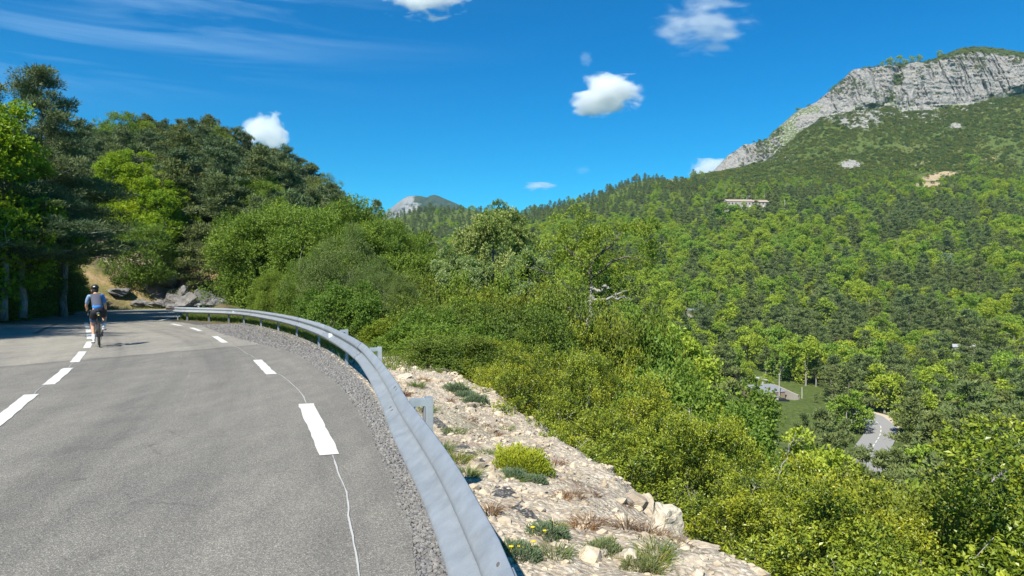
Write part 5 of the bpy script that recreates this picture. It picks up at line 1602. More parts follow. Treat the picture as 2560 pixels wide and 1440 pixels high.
    # dark shrubs on the shaded bank at the left
    for i, (px, py, Y) in enumerate([(-30, 640, 36), (30, 655, 40), (80, 640, 44), (110, 665, 47), (140, 690, 52), (0, 690, 38), (60, 700, 42), (-80, 600, 34), (175, 705, 56), (20, 600, 48), (90, 590, 54)]):
        X = (px - 1280) / F * Y; g = hgt(X, Y); zt = CAMZ + (HY - py) / F * Y; s = max(.6, (zt - g) / 3.2)
        plant('shade_shrub', 'green_shrub%d' % (i % 2), 'green shrub in deep shade under the roadside pines', 'bush', X, Y, group='shaded shrubs under the pines', sc3=(s * 1.1, s * 1.1, s))
    # off-frame trees whose shade falls on the road, standing on the roadside bank
    for (X, Y, s) in [(-27, 24, 1.0), (-22.5, 15.5, .85), (-30, 31, .9), (-33, 36, 1.0), (-24, 19, .8)]:
        plant('pine_tree', 'big_pine1', 'roadside pine at the left frame edge throwing its shade over the asphalt', 'pine tree', X, Y, s * 1.25, 'shade pines by the roadside')

# ------------------------------------------------------------------ the wooded valley and mountain
BOX_CLEAR = [(2150, 1030, 2236, 1122, 150), (1852, 950, 2002, 1010, 217), (1960, 925, 2045, 990, 228), (1812, 494, 1928, 511, 550), (1712, 764, 1762, 781, 320), (2393, 852, 2428, 869, 245), (1780, 758, 1830, 772, 315)]
def forest():
    rng = np.random.default_rng(99)
    Ys = []; Xs = []
    Y = 62.0
    while Y < 1010:
        d = 7.6 + Y * .002
        xs = np.arange(-.80 * Y - 20, .84 * Y + 25, d)
        xs = xs + rng.uniform(-.42, .42, len(xs)) * d
        Xs.append(xs); Ys.append(Y + rng.uniform(-.42, .42, len(xs)) * d)
        Y += d
    X = np.concatenate(Xs); Y = np.concatenate(Ys)
    Z = height(X, Y)
    PX, PY = pxpy(X, Y, Z)
    # only the valley side; the hill has its own wood
    keep = (PX > 940) & (PX < 2720)
    keep &= ~((Y < 150) & (PX < 1180))
    sd = np.full(len(X), 99.); q = Y < 130; sd[q] = poly_sd(X[q], Y[q], PLAT); keep &= sd > 16
    # lines of sight kept open in the photograph
    Ht = 9.0
    pt = HY - F * (Z + 11.5 - CAMZ) / Y; hw = F * 3.6 / Y
    for (x0, y0, x1, y1, Yb) in BOX_CLEAR:
        if Yb == 217: pt = HY - F * (Z + 15 - CAMZ) / Y; hw = F * 4.6 / Y
        else: pt = HY - F * (Z + 11.5 - CAMZ) / Y; hw = F * 3.6 / Y
        keep &= ~((PX + hw > x0) & (PX - hw < x1) & (pt < y1) & (PY > y0) & (Y < Yb))
    keep &= ~(np.hypot(X - 78, Y - 213) < 10) & ~(dist_line(X, Y, VR) < 6.5)
    keep &= ~((np.abs(PX - 1870) < 60) & (np.abs(Y - 564) < 9))
    mead = (((X - 89) / 9) ** 2 + ((Y - 232) / 16) ** 2 < 1); keep &= ~mead | (rng.random(len(X)) < .15)
    # mountain: scrub with few trees
    sc_n = fbm(X / 60, Y / 60, 201, 4); pat = fbm(X / 26, Y / 26, 203, 3)
    PYc = PY - .5 * F * 8 / Y
    hilly = (PX > 1760) & (Y > 600)
    up = np.interp(PX, [1700, 1800, 1950, 2100, 2300, 2560], [440, 450, 455, 440, 430, 412])
    topline = (PY < up) & hilly
    dens = np.ones(len(X)); dens[topline] = .015 + .16 * (sc_n[topline] > .30)
    cl = Y > 862; dens[cl & (PX > 1690)] = 0
    bare = np.zeros(len(X), bool)
    for (a, b, ra, rb) in [(2350, 440, 45, 16), (2320, 462, 55, 9), (2300, 410, 30, 8), (2470, 395, 45, 8), (2350, 480, 48, 10), (2155, 295, 70, 42), (2128, 412, 42, 18), (2390, 316, 28, 14), (1870, 478, 36, 10), (1690, 448, 40, 12)]:
        bare |= ((PX - a + (PY - b) * 2.2 * (a > 2280) * (b > 380)) / ra) ** 2 + ((PY - b) / rb) ** 2 < 1
    dens[bare] = 0
    keep &= rng.random(len(X)) < dens
    # species
    pp = np.full(len(X), .42)
    def reg(x0, y0, x1, y1, p):
        m = (PX > x0) & (PX < x1) & (PYc > y0) & (PYc < y1); pp[m] = p
    reg(1180, 540, 1720, 660, .10); reg(1700, 560, 2700, 700, .38); reg(1700, 690, 2700, 830, .45); reg(1900, 730, 2240, 800, .12); reg(1650, 780, 2700, 940, .72); reg(2200, 860, 2700, 1300, .82)
    reg(1700, 930, 2200, 1300, .62); reg(1700, 520, 1960, 610, .85); reg(2000, 380, 2700, 500, .16); reg(1920, 455, 2080, 515, .92); reg(2190, 520, 2420, 600, .68); reg(1700, 400, 1900, 520, .6); reg(2380, 370, 2700, 412, .9)
    reg(1380, 780, 1760, 900, .75); reg(1960, 640, 2260, 740, .25)
    ridge = np.interp(PX, [900, 1150, 1300, 1450, 1600, 1750], [655, 580, 548, 548, 530, 500])
    pp[(PX < 1750) & (PYc < ridge)] = .96
    pp = np.clip(.5 + (pp - .5) * 1.15 + 1.9 * pat, .03, .98)
    pine = rng.random(len(X)) < pp
    scl = (.9 + .95 * rng.random(len(X)) ** 1.4) * (1 - .42 * sstep(Y, 450, 820))
    scl[hilly] *= np.where(PY[hilly] < up[hilly] + 40, .62, .85)
    scl = scl * np.where(pine, 1.0, .95)
    vis_top = HY - F * (Z + 8.5 * scl - CAMZ) / Y
    sil = np.interp(PX, SIL[:, 0], SIL[:, 1])
    silb = np.interp(PX, [0, 940, 1000, 1060, 1120, 1170, 1240, 1320, 1345, 1400, 1640, 1660, 3000], [0, 0, 590, 640, 650, 600, 535, 620, 2000, 2000, 2000, 2000, 2000])
    sil = np.where(PX < 1345, np.minimum(sil, silb), sil)
    visible = keep & (vis_top < sil - 3) & (PX > 990) & (PX < 2565)
    idx = np.where(keep)[0]
    rot = rng.uniform(0, 6.28, len(X)); var = rng.integers(0, 4, len(X))
    chosen = np.zeros(len(X), bool)
    def regname(i):
        px, y = PX[i], Y[i]
        if y < 165: return 'in front of the valley road bend'
        if y < 235 and px < 2060: return 'round the grey-roofed house in the valley'
        if y < 235: return 'beyond the valley road bend'
        if px < 1700: return 'on the valley side behind the old oak'
        return 'above the grey-roofed house in the valley' if px < 2100 else 'far right of the grey-roofed house'
    for sp, cap in ((True, 165), (False, 245)):
        c = np.where(visible & (pine == sp))[0]
        c = c[np.argsort(Y[c] / scl[c])][:cap]
        chosen[c] = True
        for i in c:
            key = ('far_pine%d' if sp else 'far_broad%d') % var[i]
            lb = ('' if scl[i] < 1.3 else 'large-crowned ') + ('dark green pine ' if sp else 'light green broadleaf tree ') + regname(i) 
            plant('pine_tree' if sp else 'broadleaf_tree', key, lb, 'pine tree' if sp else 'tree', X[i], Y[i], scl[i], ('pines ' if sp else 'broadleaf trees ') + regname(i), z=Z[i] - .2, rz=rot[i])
    rest = idx[~chosen[idx]]
    # drop what stands behind the crest of a ridge or below the bushes
    rest = rest[(vis_top[rest] < sil[rest] + 60) | (Y[rest] < 90)]
    stuff_forest('distant_forest', rest, X, Y, Z, scl, rot, np.where(pine, var, var + 4), ['far_pine%d' % k for k in range(4)] + ['far_broad%d' % k for k in range(4)],
                 'wooded slopes of pines and light green trees reaching up to the ridge', 'forest')
    print('forest individuals', chosen.sum(), 'rest', len(rest))
    # singular trees in the valley
    plant('blossom_bush', 'silver_bush', 'whitish flowering bush just behind the valley road bend', 'bush', (2196 - 1280) / F * 190, 190, 1.0)
    plant('blossom_bush', 'silver_bush', 'pale silvery tree crown in the middle of the far green slope', 'tree', (2355 - 1280) / F * 400, 400, 1.5)
    plant('blossom_bush', 'silver_bush', 'small pale bush among dark pines above the valley road', 'bush', (2168 - 1280) / F * 250, 250, 1.1)
    plant('dead_pine', 'red_tree', 'rust red dead pine on the ridge side left of the blossom tree', 'pine tree', (1087 - 1280) / F * 520, 520, 1.3)
    plant('dead_pine', 'red_tree', 'rust brown dead tree beside the grey-roofed house', 'pine tree', (1828 - 1280) / F * 222, 222, .9)
    plant('round_tree', 'far_broad0', 'round light green tree on the meadow behind the house roof', 'tree', (1915 - 1280) / F * 221, 221, .75)
    plant('round_tree', 'far_broad1', 'round green tree standing alone in the meadow', 'tree', (2010 - 1280) / F * 232, 232, .85)
    plant('round_tree', 'far_broad2', 'dark round tree alone on the sandy mountain slope', 'tree', (2430 - 1280) / F * 690, 690, 1.9)
    plant('round_tree', 'far_broad3', 'pale green round tree above the middle of the wooded slope', 'tree', (2142 - 1280) / F * 540, 540, 1.2)
    # rusty trunk among the pines
    x, y = (2405 - 1280) / F * 205, 205; g = hgt(x, y)
    zt = CAMZ + (HY - 955) / F * 205
    tt = thing('bare_trunk', 'bare rust brown trunk rising between pines on the valley floor', 'tree', (x, y, g))
    MB().tube([(0, 0, -1), (.1, 0, (zt - g) * .5), (.0, .1, zt - g)], [.4, .36, .26], 7).build('trunk', M['rust'], tt)
    # pines with tall bare trunks on the meadow edge
    for i, (px, Yt) in enumerate([(1958, 246), (1968, 250), (1988, 247), (1998, 252), (1935, 244), (1915, 242), (1945, 256), (2040, 228), (2050, 231), (2078, 226), (2090, 240)]):
        x = (px - 1280) / F * Yt
        o = plant('pine_tree', 'far_pine%d' % (i % 4), 'pine with a tall bare trunk at the edge of the valley meadow', 'pine tree', x, Yt, group='bare-trunked pines by the meadow', sc3=(.9, .9, .75), z=hgt(x, Yt) + 3.0)
        tk = MB().tube([(0, 0, -4.2), (0, .05, -1), (0, 0, 1.5)], [.26, .23, .2], 6).mesh('trunk', [M['greybark']]); put('trunk', tk, o)
    # pines framing the valley road bend
    for i, (px, py) in enumerate([(1828, 513), (1846, 516), (1862, 517), (1880, 514), (1897, 516), (1912, 517), (1810, 508), (1936, 506)]):
        tree_at('pine_tree' if i % 3 else 'broadleaf_tree', 'far_pine%d' % (i % 4) if i % 3 else 'far_broad0', ('dark pine' if i % 3 else 'light green tree') + ' standing close in front of the long farmhouse', 'pine tree' if i % 3 else 'tree', px, py, 546, 9, 1.3, 'trees in front of the farmhouse')
    for i, (px, py, Yt, ws, lb) in enumerate([(2118, 985, 168, 1.2, 'tall dark pine just left of the valley road bend'), (2080, 1000, 178, 1.1, 'dark pine between the grey-roofed house and the road bend'), (2146, 1035, 158, 1.0, 'dark pine touching the left edge of the valley road'),
                                (2296, 992, 158, 1.3, 'tall dark pine just right of the valley road bend'), (2345, 1040, 150, 1.2, 'wide dark pine right of the tall pine at the road bend'), (2262, 1100, 139, .9, 'small dark pine at the near right edge of the valley road'),
                                (2176, 1108, 138, .9, 'small dark pine covering the near end of the valley road'), (2350, 1160, 118, 1.2, 'big dark pine right above the corner bushes'), (2060, 1022, 112, .75, 'tall dark pine right below the grey-roofed house'), (2110, 1048, 108, .7, 'tall dark pine left below the valley road bend'), (2008, 1034, 118, .7, 'dark pine directly below the garden wall of the valley house'), (2150, 1120, 86, .8, 'leafy dark pine low down at the left of the near road end'), (2198, 1128, 84, .8, 'wide low pine in front of the near end of the valley road'), (2248, 1124, 88, .8, 'low pine right of the near end of the valley road'), (2062, 925, 226, 1.0, 'dark pine at the right end of the meadow'), (2105, 940, 218, 1.1, 'dark pine behind the meadow, left of the whitish bush'),
                                (2040, 985, 196, .8, 'small dark pine in front of the meadow')]):
        tree_at('pine_tree', 'far_pine%d' % (i % 4), lb, 'pine tree', px, py, Yt, 9.5, ws, 'pines round the valley road bend')
    # mountain scrub
    n = 30000
    Yq = rng.uniform(560, 868, n) ; pxq = rng.uniform(1640, 2660, n); Xq = (pxq - 1280) / F * Yq; Zq = height(Xq, Yq)
    a, b = pxpy(Xq, Yq, Zq)
    upq = np.interp(a, [1640, 1800, 1950, 2100, 2300, 2560], [470, 480, 490, 490, 490, 470])
    nn = fbm(Xq / 45, Yq / 45, 301, 4)
    k = (b < upq) & (rng.random(n) < .62 + 1.1 * nn)
    for (c0, c1, ra, rb) in [(2350, 440, 42, 13), (2320, 462, 50, 7), (2300, 410, 26, 7), (2128, 412, 36, 13), (2390, 316, 20, 9), (2155, 295, 60, 34), (1690, 448, 40, 10)]:
        e = ((a - c0 + (b - c1) * 2.2 * (c0 > 2280) * (c1 > 380)) / ra) ** 2 + ((b - c1) / rb) ** 2 < 1
        k &= ~(e & (rng.random(n) < (.55 if c1 < 300 else .85)))
    k &= ~((np.abs(a - 1870) < 58) & (np.abs(Yq - 564) < 8))
    j = np.where(k)[0]
    ss = rng.uniform(.45, 1.5, n) ** 1.3
    # tufts of scrub on the cliff ledges and trees along the skyline
    m = 1500
    pc = rng.uniform(1790, 2650, m); vv = rng.random(m) ** .7
    tb = np.interp(pc, BASE_PX, BASE_Z); tp = np.interp(pc, TOP_PX, TOP_Z)
    yc = 863 + 33 * vv ** 1.25; zc = tb + (tp - tb) * vv + 1
    xc = (pc - 1280) / F * yc
    kk = fbm(xc / 30, zc / 30, 401, 4) > .12
    xc, yc, zc = xc[kk], yc[kk], zc[kk]
    m2 = 1000
    ps = rng.uniform(1800, 2650, m2); sk = np.interp(ps, SKY_PX, SKY_Z); ysk = rng.uniform(903, 950, m2); xs_ = (ps - 1280) / F * ysk
    zs_ = np.interp(ps, TOP_PX, TOP_Z) + (sk - np.interp(ps, TOP_PX, TOP_Z)) * (ysk - 900) / 32 - 1
    zs_ = np.where(ysk > 930, sk - (ysk - 930) * .4 - 1, zs_)
    kx = rng.random(m2) < sstep(ps, 1950, 2400) * .95 + .06
    xs_, ysk, zs_ = xs_[kx], ysk[kx], zs_[kx]
    AX = np.r_[Xq[j], xc, xs_]; AY = np.r_[Yq[j], yc - 3, ysk]; AZ = np.r_[Zq[j], zc, zs_ + .3]; AS = np.r_[ss[j], rng.uniform(.3, 1.2, len(xc)), rng.uniform(.6, 1.5, len(xs_))]
    n = len(AX)
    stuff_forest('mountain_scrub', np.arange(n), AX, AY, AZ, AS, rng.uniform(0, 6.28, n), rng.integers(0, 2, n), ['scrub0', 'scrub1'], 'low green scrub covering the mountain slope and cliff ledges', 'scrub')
    # single pines on the skyline of the mountain
    for i, (px, py, h) in enumerate([(2300, 138, 9), (2225, 145, 10), (2246, 142, 12), (2208, 155, 7), (2160, 168, 7), (2130, 180, 6), (1998, 272, 9), (2280, 143, 8), (2350, 128, 8), (2265, 150, 8), (2085, 215, 6)]):
        Ys_ = 915; x = (px - 1280) / F * Ys_; zt = CAMZ + (HY - py) / F * Ys_
        plant('pine_tree', 'far_broad%d' % (i % 4), 'dark tree on the skyline above the cliff', 'tree', x, Ys_, group='trees along the cliff top', z=zt - h, sc3=(h / 7, h / 7, h / 7.5))

def stuff_forest(name, idx, X, Y, Z, scl, rot, var, keys, label, cat):
    me = bpy.data.meshes.new(name)
    n = len(idx)
    me.vertices.add(n)
    me.vertices.foreach_set('co', np.c_[X[idx], Y[idx], Z[idx] - .25].astype(np.float32).ravel())
    for an, ty, arr in (('scl', 'FLOAT', scl[idx]), ('rot', 'FLOAT', rot[idx]), ('pick', 'INT', var[idx])):
        a = me.attributes.new(an, ty, 'POINT'); a.data.foreach_set('value', arr.astype(np.float32 if ty == 'FLOAT' else np.int32))
    o = put(name, me); tag(o, label, cat, kind='stuff')
    g = bpy.data.node_groups.new(name + '_nodes', 'GeometryNodeTree')
    g.interface.new_socket('Geometry', in_out='INPUT', socket_type='NodeSocketGeometry')
    g.interface.new_socket('Geometry', in_out='OUTPUT', socket_type='NodeSocketGeometry')
    N = g.nodes; Lk = g.links.new
    gi = N.new('NodeGroupInput'); go = N.new('NodeGroupOutput')
    gt = N.new('GeometryNodeGeometryToInstance')
    for k in reversed(keys):
        src = first_with_mesh(ASSET[k])
        oi = N.new('GeometryNodeObjectInfo'); oi.inputs['Object'].default_value = src; oi.inputs['As Instance'].default_value = False
        oi.transform_space = 'ORIGINAL'
        g1 = N.new('GeometryNodeGeometryToInstance'); Lk(oi.outputs['Geometry'], g1.inputs[0])
        if k == keys[-1]: jn = N.new('GeometryNodeJoinGeometry')
        Lk(g1.outputs[0], jn.inputs[0])
    io = N.new('GeometryNodeInstanceOnPoints')
    Lk(gi.outputs[0], io.inputs['Points']); Lk(jn.outputs[0], io.inputs['Instance'])
    io.inputs['Pick Instance'].default_value = True
    def na(nm, ty):
        q = N.new('GeometryNodeInputNamedAttribute'); q.data_type = ty; q.inputs[0].default_value = nm
        return [s for s in q.outputs if s.enabled][0]
    Lk(na('pick', 'INT'), io.inputs['Instance Index'])
    cx = N.new('ShaderNodeCombineXYZ'); Lk(na('rot', 'FLOAT'), cx.inputs[2])
    Lk(cx.outputs[0], io.inputs['Rotation']); Lk(na('scl', 'FLOAT'), io.inputs['Scale'])
    Lk(io.outputs[0], go.inputs[0])
    md = o.modifiers.new('scatter', 'NODES'); md.node_group = g
    return o

def first_with_mesh(me):
    for o in COL.objects:
        if o.type == 'MESH' and o.data == me: return o
    # nothing in the scene carries it yet: stand one plant on the far slope
    x, y = RNG.uniform(200, 300), RNG.uniform(700, 760)
    nm = me.name.rstrip('0123456789')
    o = put({'scrub': 'scrub_bush', 'far_pine': 'pine_tree', 'far_broad': 'broadleaf_tree'}.get(nm, 'bush'), me, None, (x, y, hgt(x, y)))
    tag(o, 'single bush in the scrub of the mountain slope', 'bush', 'scrub bushes')
    return o
# ------------------------------------------------------------------ valley road, houses, car, poles
def sheet(name, P, w, zoff, mat, parent=None, ncol=5):
    L, R = ribbon(P, w); n = len(P)
    cols = [L + (R - L) * t for t in np.linspace(0, 1, ncol)]
    zc = height(P[:, 0], P[:, 1])
    zc = np.convolve(np.pad(zc, 4, 'edge'), np.ones(9) / 9, 'valid')
    V = np.concatenate([np.c_[c, zc + zoff] for c in cols]); Q = []
    for q in range(ncol - 1):
        k = np.arange(n - 1); Q.append(np.stack([(q + 1) * n + k, (q + 1) * n + k + 1, q * n + k + 1, q * n + k], -1))
    return put(name, npmesh(name, V, Q, [mat], smooth=True), parent)

def valley():
    r = sheet('valley_road', VR, 6.6, .32, M['asphalt2']); tag(r, 'grey road bend with a dashed line down in the valley', 'road', kind='structure')
    sh = sheet('sandy_shoulder', offset(VR[(VR[:, 1] > 164) & (VR[:, 1] < 186)], -4.3), 2.6, .28, M['sand']); tag(sh, 'sandy shoulder on the outside of the valley road bend', 'shoulder', kind='structure')
    d = np.r_[0, np.cumsum(np.linalg.norm(np.diff(VR, axis=0), axis=1))]
    zc = height(VR[:, 0], VR[:, 1]); zc = np.convolve(np.pad(zc, 4, 'edge'), np.ones(9) / 9, 'valid')
    s = 4.0
    while s < d[-1] - 5:
        ss = np.linspace(s, s + 3, 5)
        P = np.stack([np.interp(ss, d, VR[:, 0]), np.interp(ss, d, VR[:, 1])], -1); z = np.interp(ss, d, zc) + .35
        L, R = ribbon(P, .22); k = np.arange(4)
        put('centre_dash', npmesh('centre_dash', np.r_[np.c_[L, z], np.c_[R, z]], [np.stack([k + 5, k + 6, k + 1, k], -1)], [M['paint']]), r)
        s += 4.6
    # grey-roofed house
    x, y = W(1896, 975, 213)[:2]
    g = CAMZ + (HY - 1006) / F * 211
    t = thing('house', 'low house with a plain grey roof and brown gable wall among the valley trees', 'house', (x, y, g - .3), math.radians(-2))
    a = np.array(W(1866, 964, 219)); b = np.array(W(1928, 960, 219)); c = np.array(W(1966, 979, 212)); e = np.array(W(1902, 985, 212))
    a2 = a + (a - e) * .55 + np.array([0, 0, -2.6]); b2 = b + (b - c) * .55 + np.array([0, 0, -2.6])
    M_ = Matrix.Translation((x, y, g - .3)) @ Matrix.Rotation(math.radians(-2), 4, 'Z'); inv = M_.inverted()
    loc = lambda p: np.array((inv @ Vector(p))[:])
    A, B, Cc, E, A2, B2 = map(loc, (a, b, c, e, a2, b2))
    mb = MB(); th_ = np.array([0, 0, .18])
    for q in ((E, Cc, B, A), (A, B, B2, A2)):
        P = np.array([*[v + th_ for v in q], *[v for v in q]])
        mb.add(P, [[0, 1, 2, 3], [7, 6, 5, 4], [0, 4, 5, 1], [1, 5, 6, 2], [2, 6, 7, 3], [3, 7, 4, 0]])
    rf = mb.build('roof', M['slate'], t)
    MB().box(tuple(A * .35 + B * .65 + np.array([0, 0, .5])), (.5, .5, .9)).build('chimney', M['wall'], rf)
    ins = lambda p, q, f: p + (q - p) * f
    cx = (A + B + Cc + E) / 4
    foot = [ins(E, cx, .06), ins(Cc, cx, .06), ins(B2, cx, .05), ins(A2, cx, .05)]
    mb = MB(); V = []
    tops = [foot[0], foot[1], ins(B, cx, .02) - th_, foot[2], foot[3], ins(A, cx, .02) - th_]
    order = [0, 1, 2, 3, 4, 5]
    base = [np.array([p[0], p[1], -.5]) for p in tops]
    P = np.array([*[p - np.array([0, 0, .05]) for p in tops], *base])
    mb.add(P, [[i, (i + 1) % 6, (i + 1) % 6 + 6, i + 6][::-1] for i in range(6)])
    mb.build('wall', M['brownwall'], t)
    for f in (.3, .6):
        p = ins(foot[0], foot[1], f) + np.array([0, -.05, -1.2]); MB().box(tuple(p), (1.0, .15, 1.1), .2).build('window', M['glassd'], t)
    # terrace wall and pale path behind the house
    P = catmull([W(1928, 958, 221)[:2], W(1950, 966, 217)[:2], W(1975, 977, 212)[:2], W(1997, 988, 208)[:2]], .5)
    z0 = np.interp(np.arange(len(P)), [0, len(P) - 1], [W(1928, 958, 221)[2], W(1997, 988, 208)[2]])
    L, R = ribbon(P, .45); n = len(P); k = np.arange(n - 1)
    V = np.r_[np.c_[L, z0], np.c_[R, z0], np.c_[L, z0 - 3], np.c_[R, z0 - 3]]
    w = put('garden_wall', npmesh('garden_wall', V, [np.stack([n + k, n + k + 1, k + 1, k], -1), np.stack([k, k + 1, 2 * n + k + 1, 2 * n + k], -1), np.stack([3 * n + k, 3 * n + k + 1, n + k + 1, n + k], -1)], [M['wall']]))
    tag(w, 'low whitish garden wall running down beside the grey-roofed house', 'wall')
    # small shed wall and parked car in front of the house
    p = W(1937, 1002, 206); t = thing('shed', 'small cream shed just beside the parked car', 'shed', (p[0], p[1], p[2] - .6))
    MB().box((0, 0, .9), (1.6, 1.6, 2.0)).build('wall', M['wall'], t); MB().box((0, 0, 1.98), (2.0, 2.0, .14)).build('roof', M['slate'], t)
    p = W(1950, 1004, 206); car(p[0] + .6, p[1], p[2] - .35)
    # poles
    for (px, pt, pb, Y, lb) in [(1948, 933, 974, 210, 'grey concrete utility pole in front of the valley meadow'), (1962, 499, 519, 560, 'thin utility pole right of the long farmhouse'), (1937, 477, 490, 600, 'thin pole above the farmhouse roof line'),
                                (2029, 502, 513, 580, 'thin pole on the slope further right of the farmhouse'), (2005, 968, 980, 209, 'short pale post on the meadow beside the round tree')]:
        a = W(px, pt, Y); b = W(px, pb, Y); h = a[2] - b[2]
        t = thing('utility_pole' if h > 3 else 'post', lb, 'pole', (b[0], b[1], b[2]))
        MB().tube([(0, 0, -2), (0, 0, h)], [.16 if Y < 300 else .22, .11 if Y < 300 else .17], 7).build('shaft', M['concrete'], t)
        if h > 3: MB().box((0, 0, h - .4), (1.1, .12, .12), .4).build('crossarm', M['concrete'], t)
    # long farmhouse below the mountain
    Y = 560; x0, x1 = (1818 - 1280) / F * Y, (1923 - 1280) / F * Y
    zr = CAMZ + (HY - 519) / F * Y
    t = thing('farmhouse', 'long pale stone farmhouse with a red tiled roof under the mountain', 'house', ((x0 + x1) / 2, Y + 5, zr), math.radians(3))
    Lh = x1 - x0
    mb = MB(); mb.box((-Lh * .20, 0, .85), (Lh * .6, 8, 8.7)); mb.box((Lh * .30, .3, .65), (Lh * .40, 8.2, 8.3)); wl = mb.build('wall', M['farmwall'], t)
    for (cx_, w_, zb, hh) in ((-Lh * .20, Lh * .6, 5.2, 2.2), (Lh * .30, Lh * .40, 4.8, 2.2)):
        mb = MB(); e = .5
        V = [(-w_ / 2 - e, -4.6, 0), (w_ / 2 + e, -4.6, 0), (w_ / 2 + e, 4.6, 0), (-w_ / 2 - e, 4.6, 0), (-w_ / 2 - e, 0, hh), (w_ / 2 + e, 0, hh)]
        V = np.array(V) + np.array([cx_, .2, zb])
        mb.add(V, [[0, 1, 5, 4], [2, 3, 4, 5], [3, 2, 1, 0]], [[0, 4, 3], [1, 2, 5]])
        rf = mb.build('roof', M['tiles'], t)
    MB().box((Lh * .12, 0, 6.9), (.9, .9, 1.4)).build('chimney', M['farmwall'], rf)
    for i in range(12):
        xx = -Lh * .46 + i * Lh * .083
        if i not in (3, 8): MB().box((xx, -4.03 if xx < Lh * .1 else -3.83, 3.6), (.95, .12, 1.3)).build('window', M['glassd'], t)
        if i % 2 == 0: MB().box((xx + .3, -4.03 if xx < Lh * .1 else -3.83, 1.1), (1.1, .12, 1.7)).build('door', M['doorw'], t)
    # other roofs among the trees
    for (px, py, Y, w, d, rz, mat, lb) in [(1736, 777, 330, 7, 5, .3, 'slate', 'small grey roof half hidden by dark pines far down the valley'), (2411, 868, 250, 7, 4, -.5, 'whiteroof', 'small bright white roof among pines at the right of the valley'),
                                           (1892, 950, 236, 5, 5, .2, 'whiteroof', 'pale outbuilding behind the grey-roofed house'), (2172, 1000, 196, 6, 3, .1, 'whiteroof', 'low pale building beside the whitish flowering bush'), (1805, 766, 335, 6, 3, .2, 'tiles', 'orange earth coloured roof between pines beyond the small grey roof')]:
        p = W(px, py, Y); t = thing('cottage', lb, 'house', (p[0], p[1], p[2] - 2.4), rz)
        MB().box((0, 0, .9), (w, d, 3.2)).build('wall', M['wall'], t)
        V = np.array([(-w / 2 - .3, -d / 2 - .3, 2.45), (w / 2 + .3, -d / 2 - .3, 2.45), (w / 2 + .3, d / 2 + .3, 2.5), (-w / 2 - .3, d / 2 + .3, 2.5), (-w / 2 - .3, 0, 3.5), (w / 2 + .3, 0, 3.5)])
        MB().add(V, [[0, 1, 5, 4], [2, 3, 4, 5], [3, 2, 1, 0]], [[0, 4, 3], [1, 2, 5]]).build('roof', M[mat], t)
        MB().box((w * .1, -d / 2 - .02, 1.2), (.9, .08, 1.0)).build('window', M['glassd'], t)

def car(x, y, z):
    t = thing('parked_car', 'dark parked car with a shiny bonnet beside the house in the valley', 'car', (x, y, z), math.radians(20))
    prof = [(-2.1, .35), (-2.1, .85), (-1.5, .95), (-1.0, 1.42), (.35, 1.45), (1.0, 1.0), (1.95, .88), (2.1, .7), (2.1, .35)]
    mb = MB(); k = len(prof)
    V = [(a, s * (.86 if b < 1.1 else .70), b) for s in (-1, 1) for a, b in prof]
    V += [(0, -.86, .7), (0, .86, .7)]
    mb.add(V, [[i, (i + 1) % k, k + (i + 1) % k, k + i][::-1] for i in range(k)], [[2 * k, (i + 1) % k, i] for i in range(k)] + [[2 * k + 1, k + i, k + (i + 1) % k] for i in range(k)])
    mb.build('body', M['carpaint'], t)
    mb = MB()
    for s in (-1, 1): mb.box((-.35, s * .79, 1.2), (1.5, .04, .32))
    mb.box((.74, 0, 1.22), (.05, 1.25, .3)); mb.box((-1.3, 0, 1.2), (.05, 1.2, .3)); mb.build('window', M['glassd'], t)
    for a in (-1.35, 1.35):
        for s in (-1, 1): MB().tube([(a, s * .7, .32), (a, s * .9, .32)], .32, 12).build('wheel', M['rubber'], t)

M['slate'] = simple('grey_roof', (.21, .22, .24), .6, scale=2, var=.1)
M['wall'] = simple('pale_wall', (.36, .33, .29), .9, scale=1.5)
M['farmwall'] = simple('stone_wall', (.33, .29, .25), .9, scale=.8, var=.2)
M['brownwall'] = simple('brown_wall', (.20, .15, .11), .9, scale=1.5)
M['tiles'] = simple('red_tiles', (.36, .28, .225), .85, scale=3, var=.25)
M['whiteroof'] = simple('white_roof', (.34, .35, .36), .6, scale=2)
M['glassd'] = simple('dark_window', (.03, .035, .04), .15, spec=.6)
M['doorw'] = simple('pale_door', (.6, .58, .54), .7)
M['concrete'] = simple('pole_concrete', (.42, .40, .37), .9)
M['carpaint'] = simple('dark_car_paint', (.03, .035, .05), .2, .3, .7)
M['rubber'] = simple('black_rubber', (.018, .018, .019), .75)
M['sand'] = simple('sandy_earth', (.50, .41, .32), .95, scale=2, var=.15)

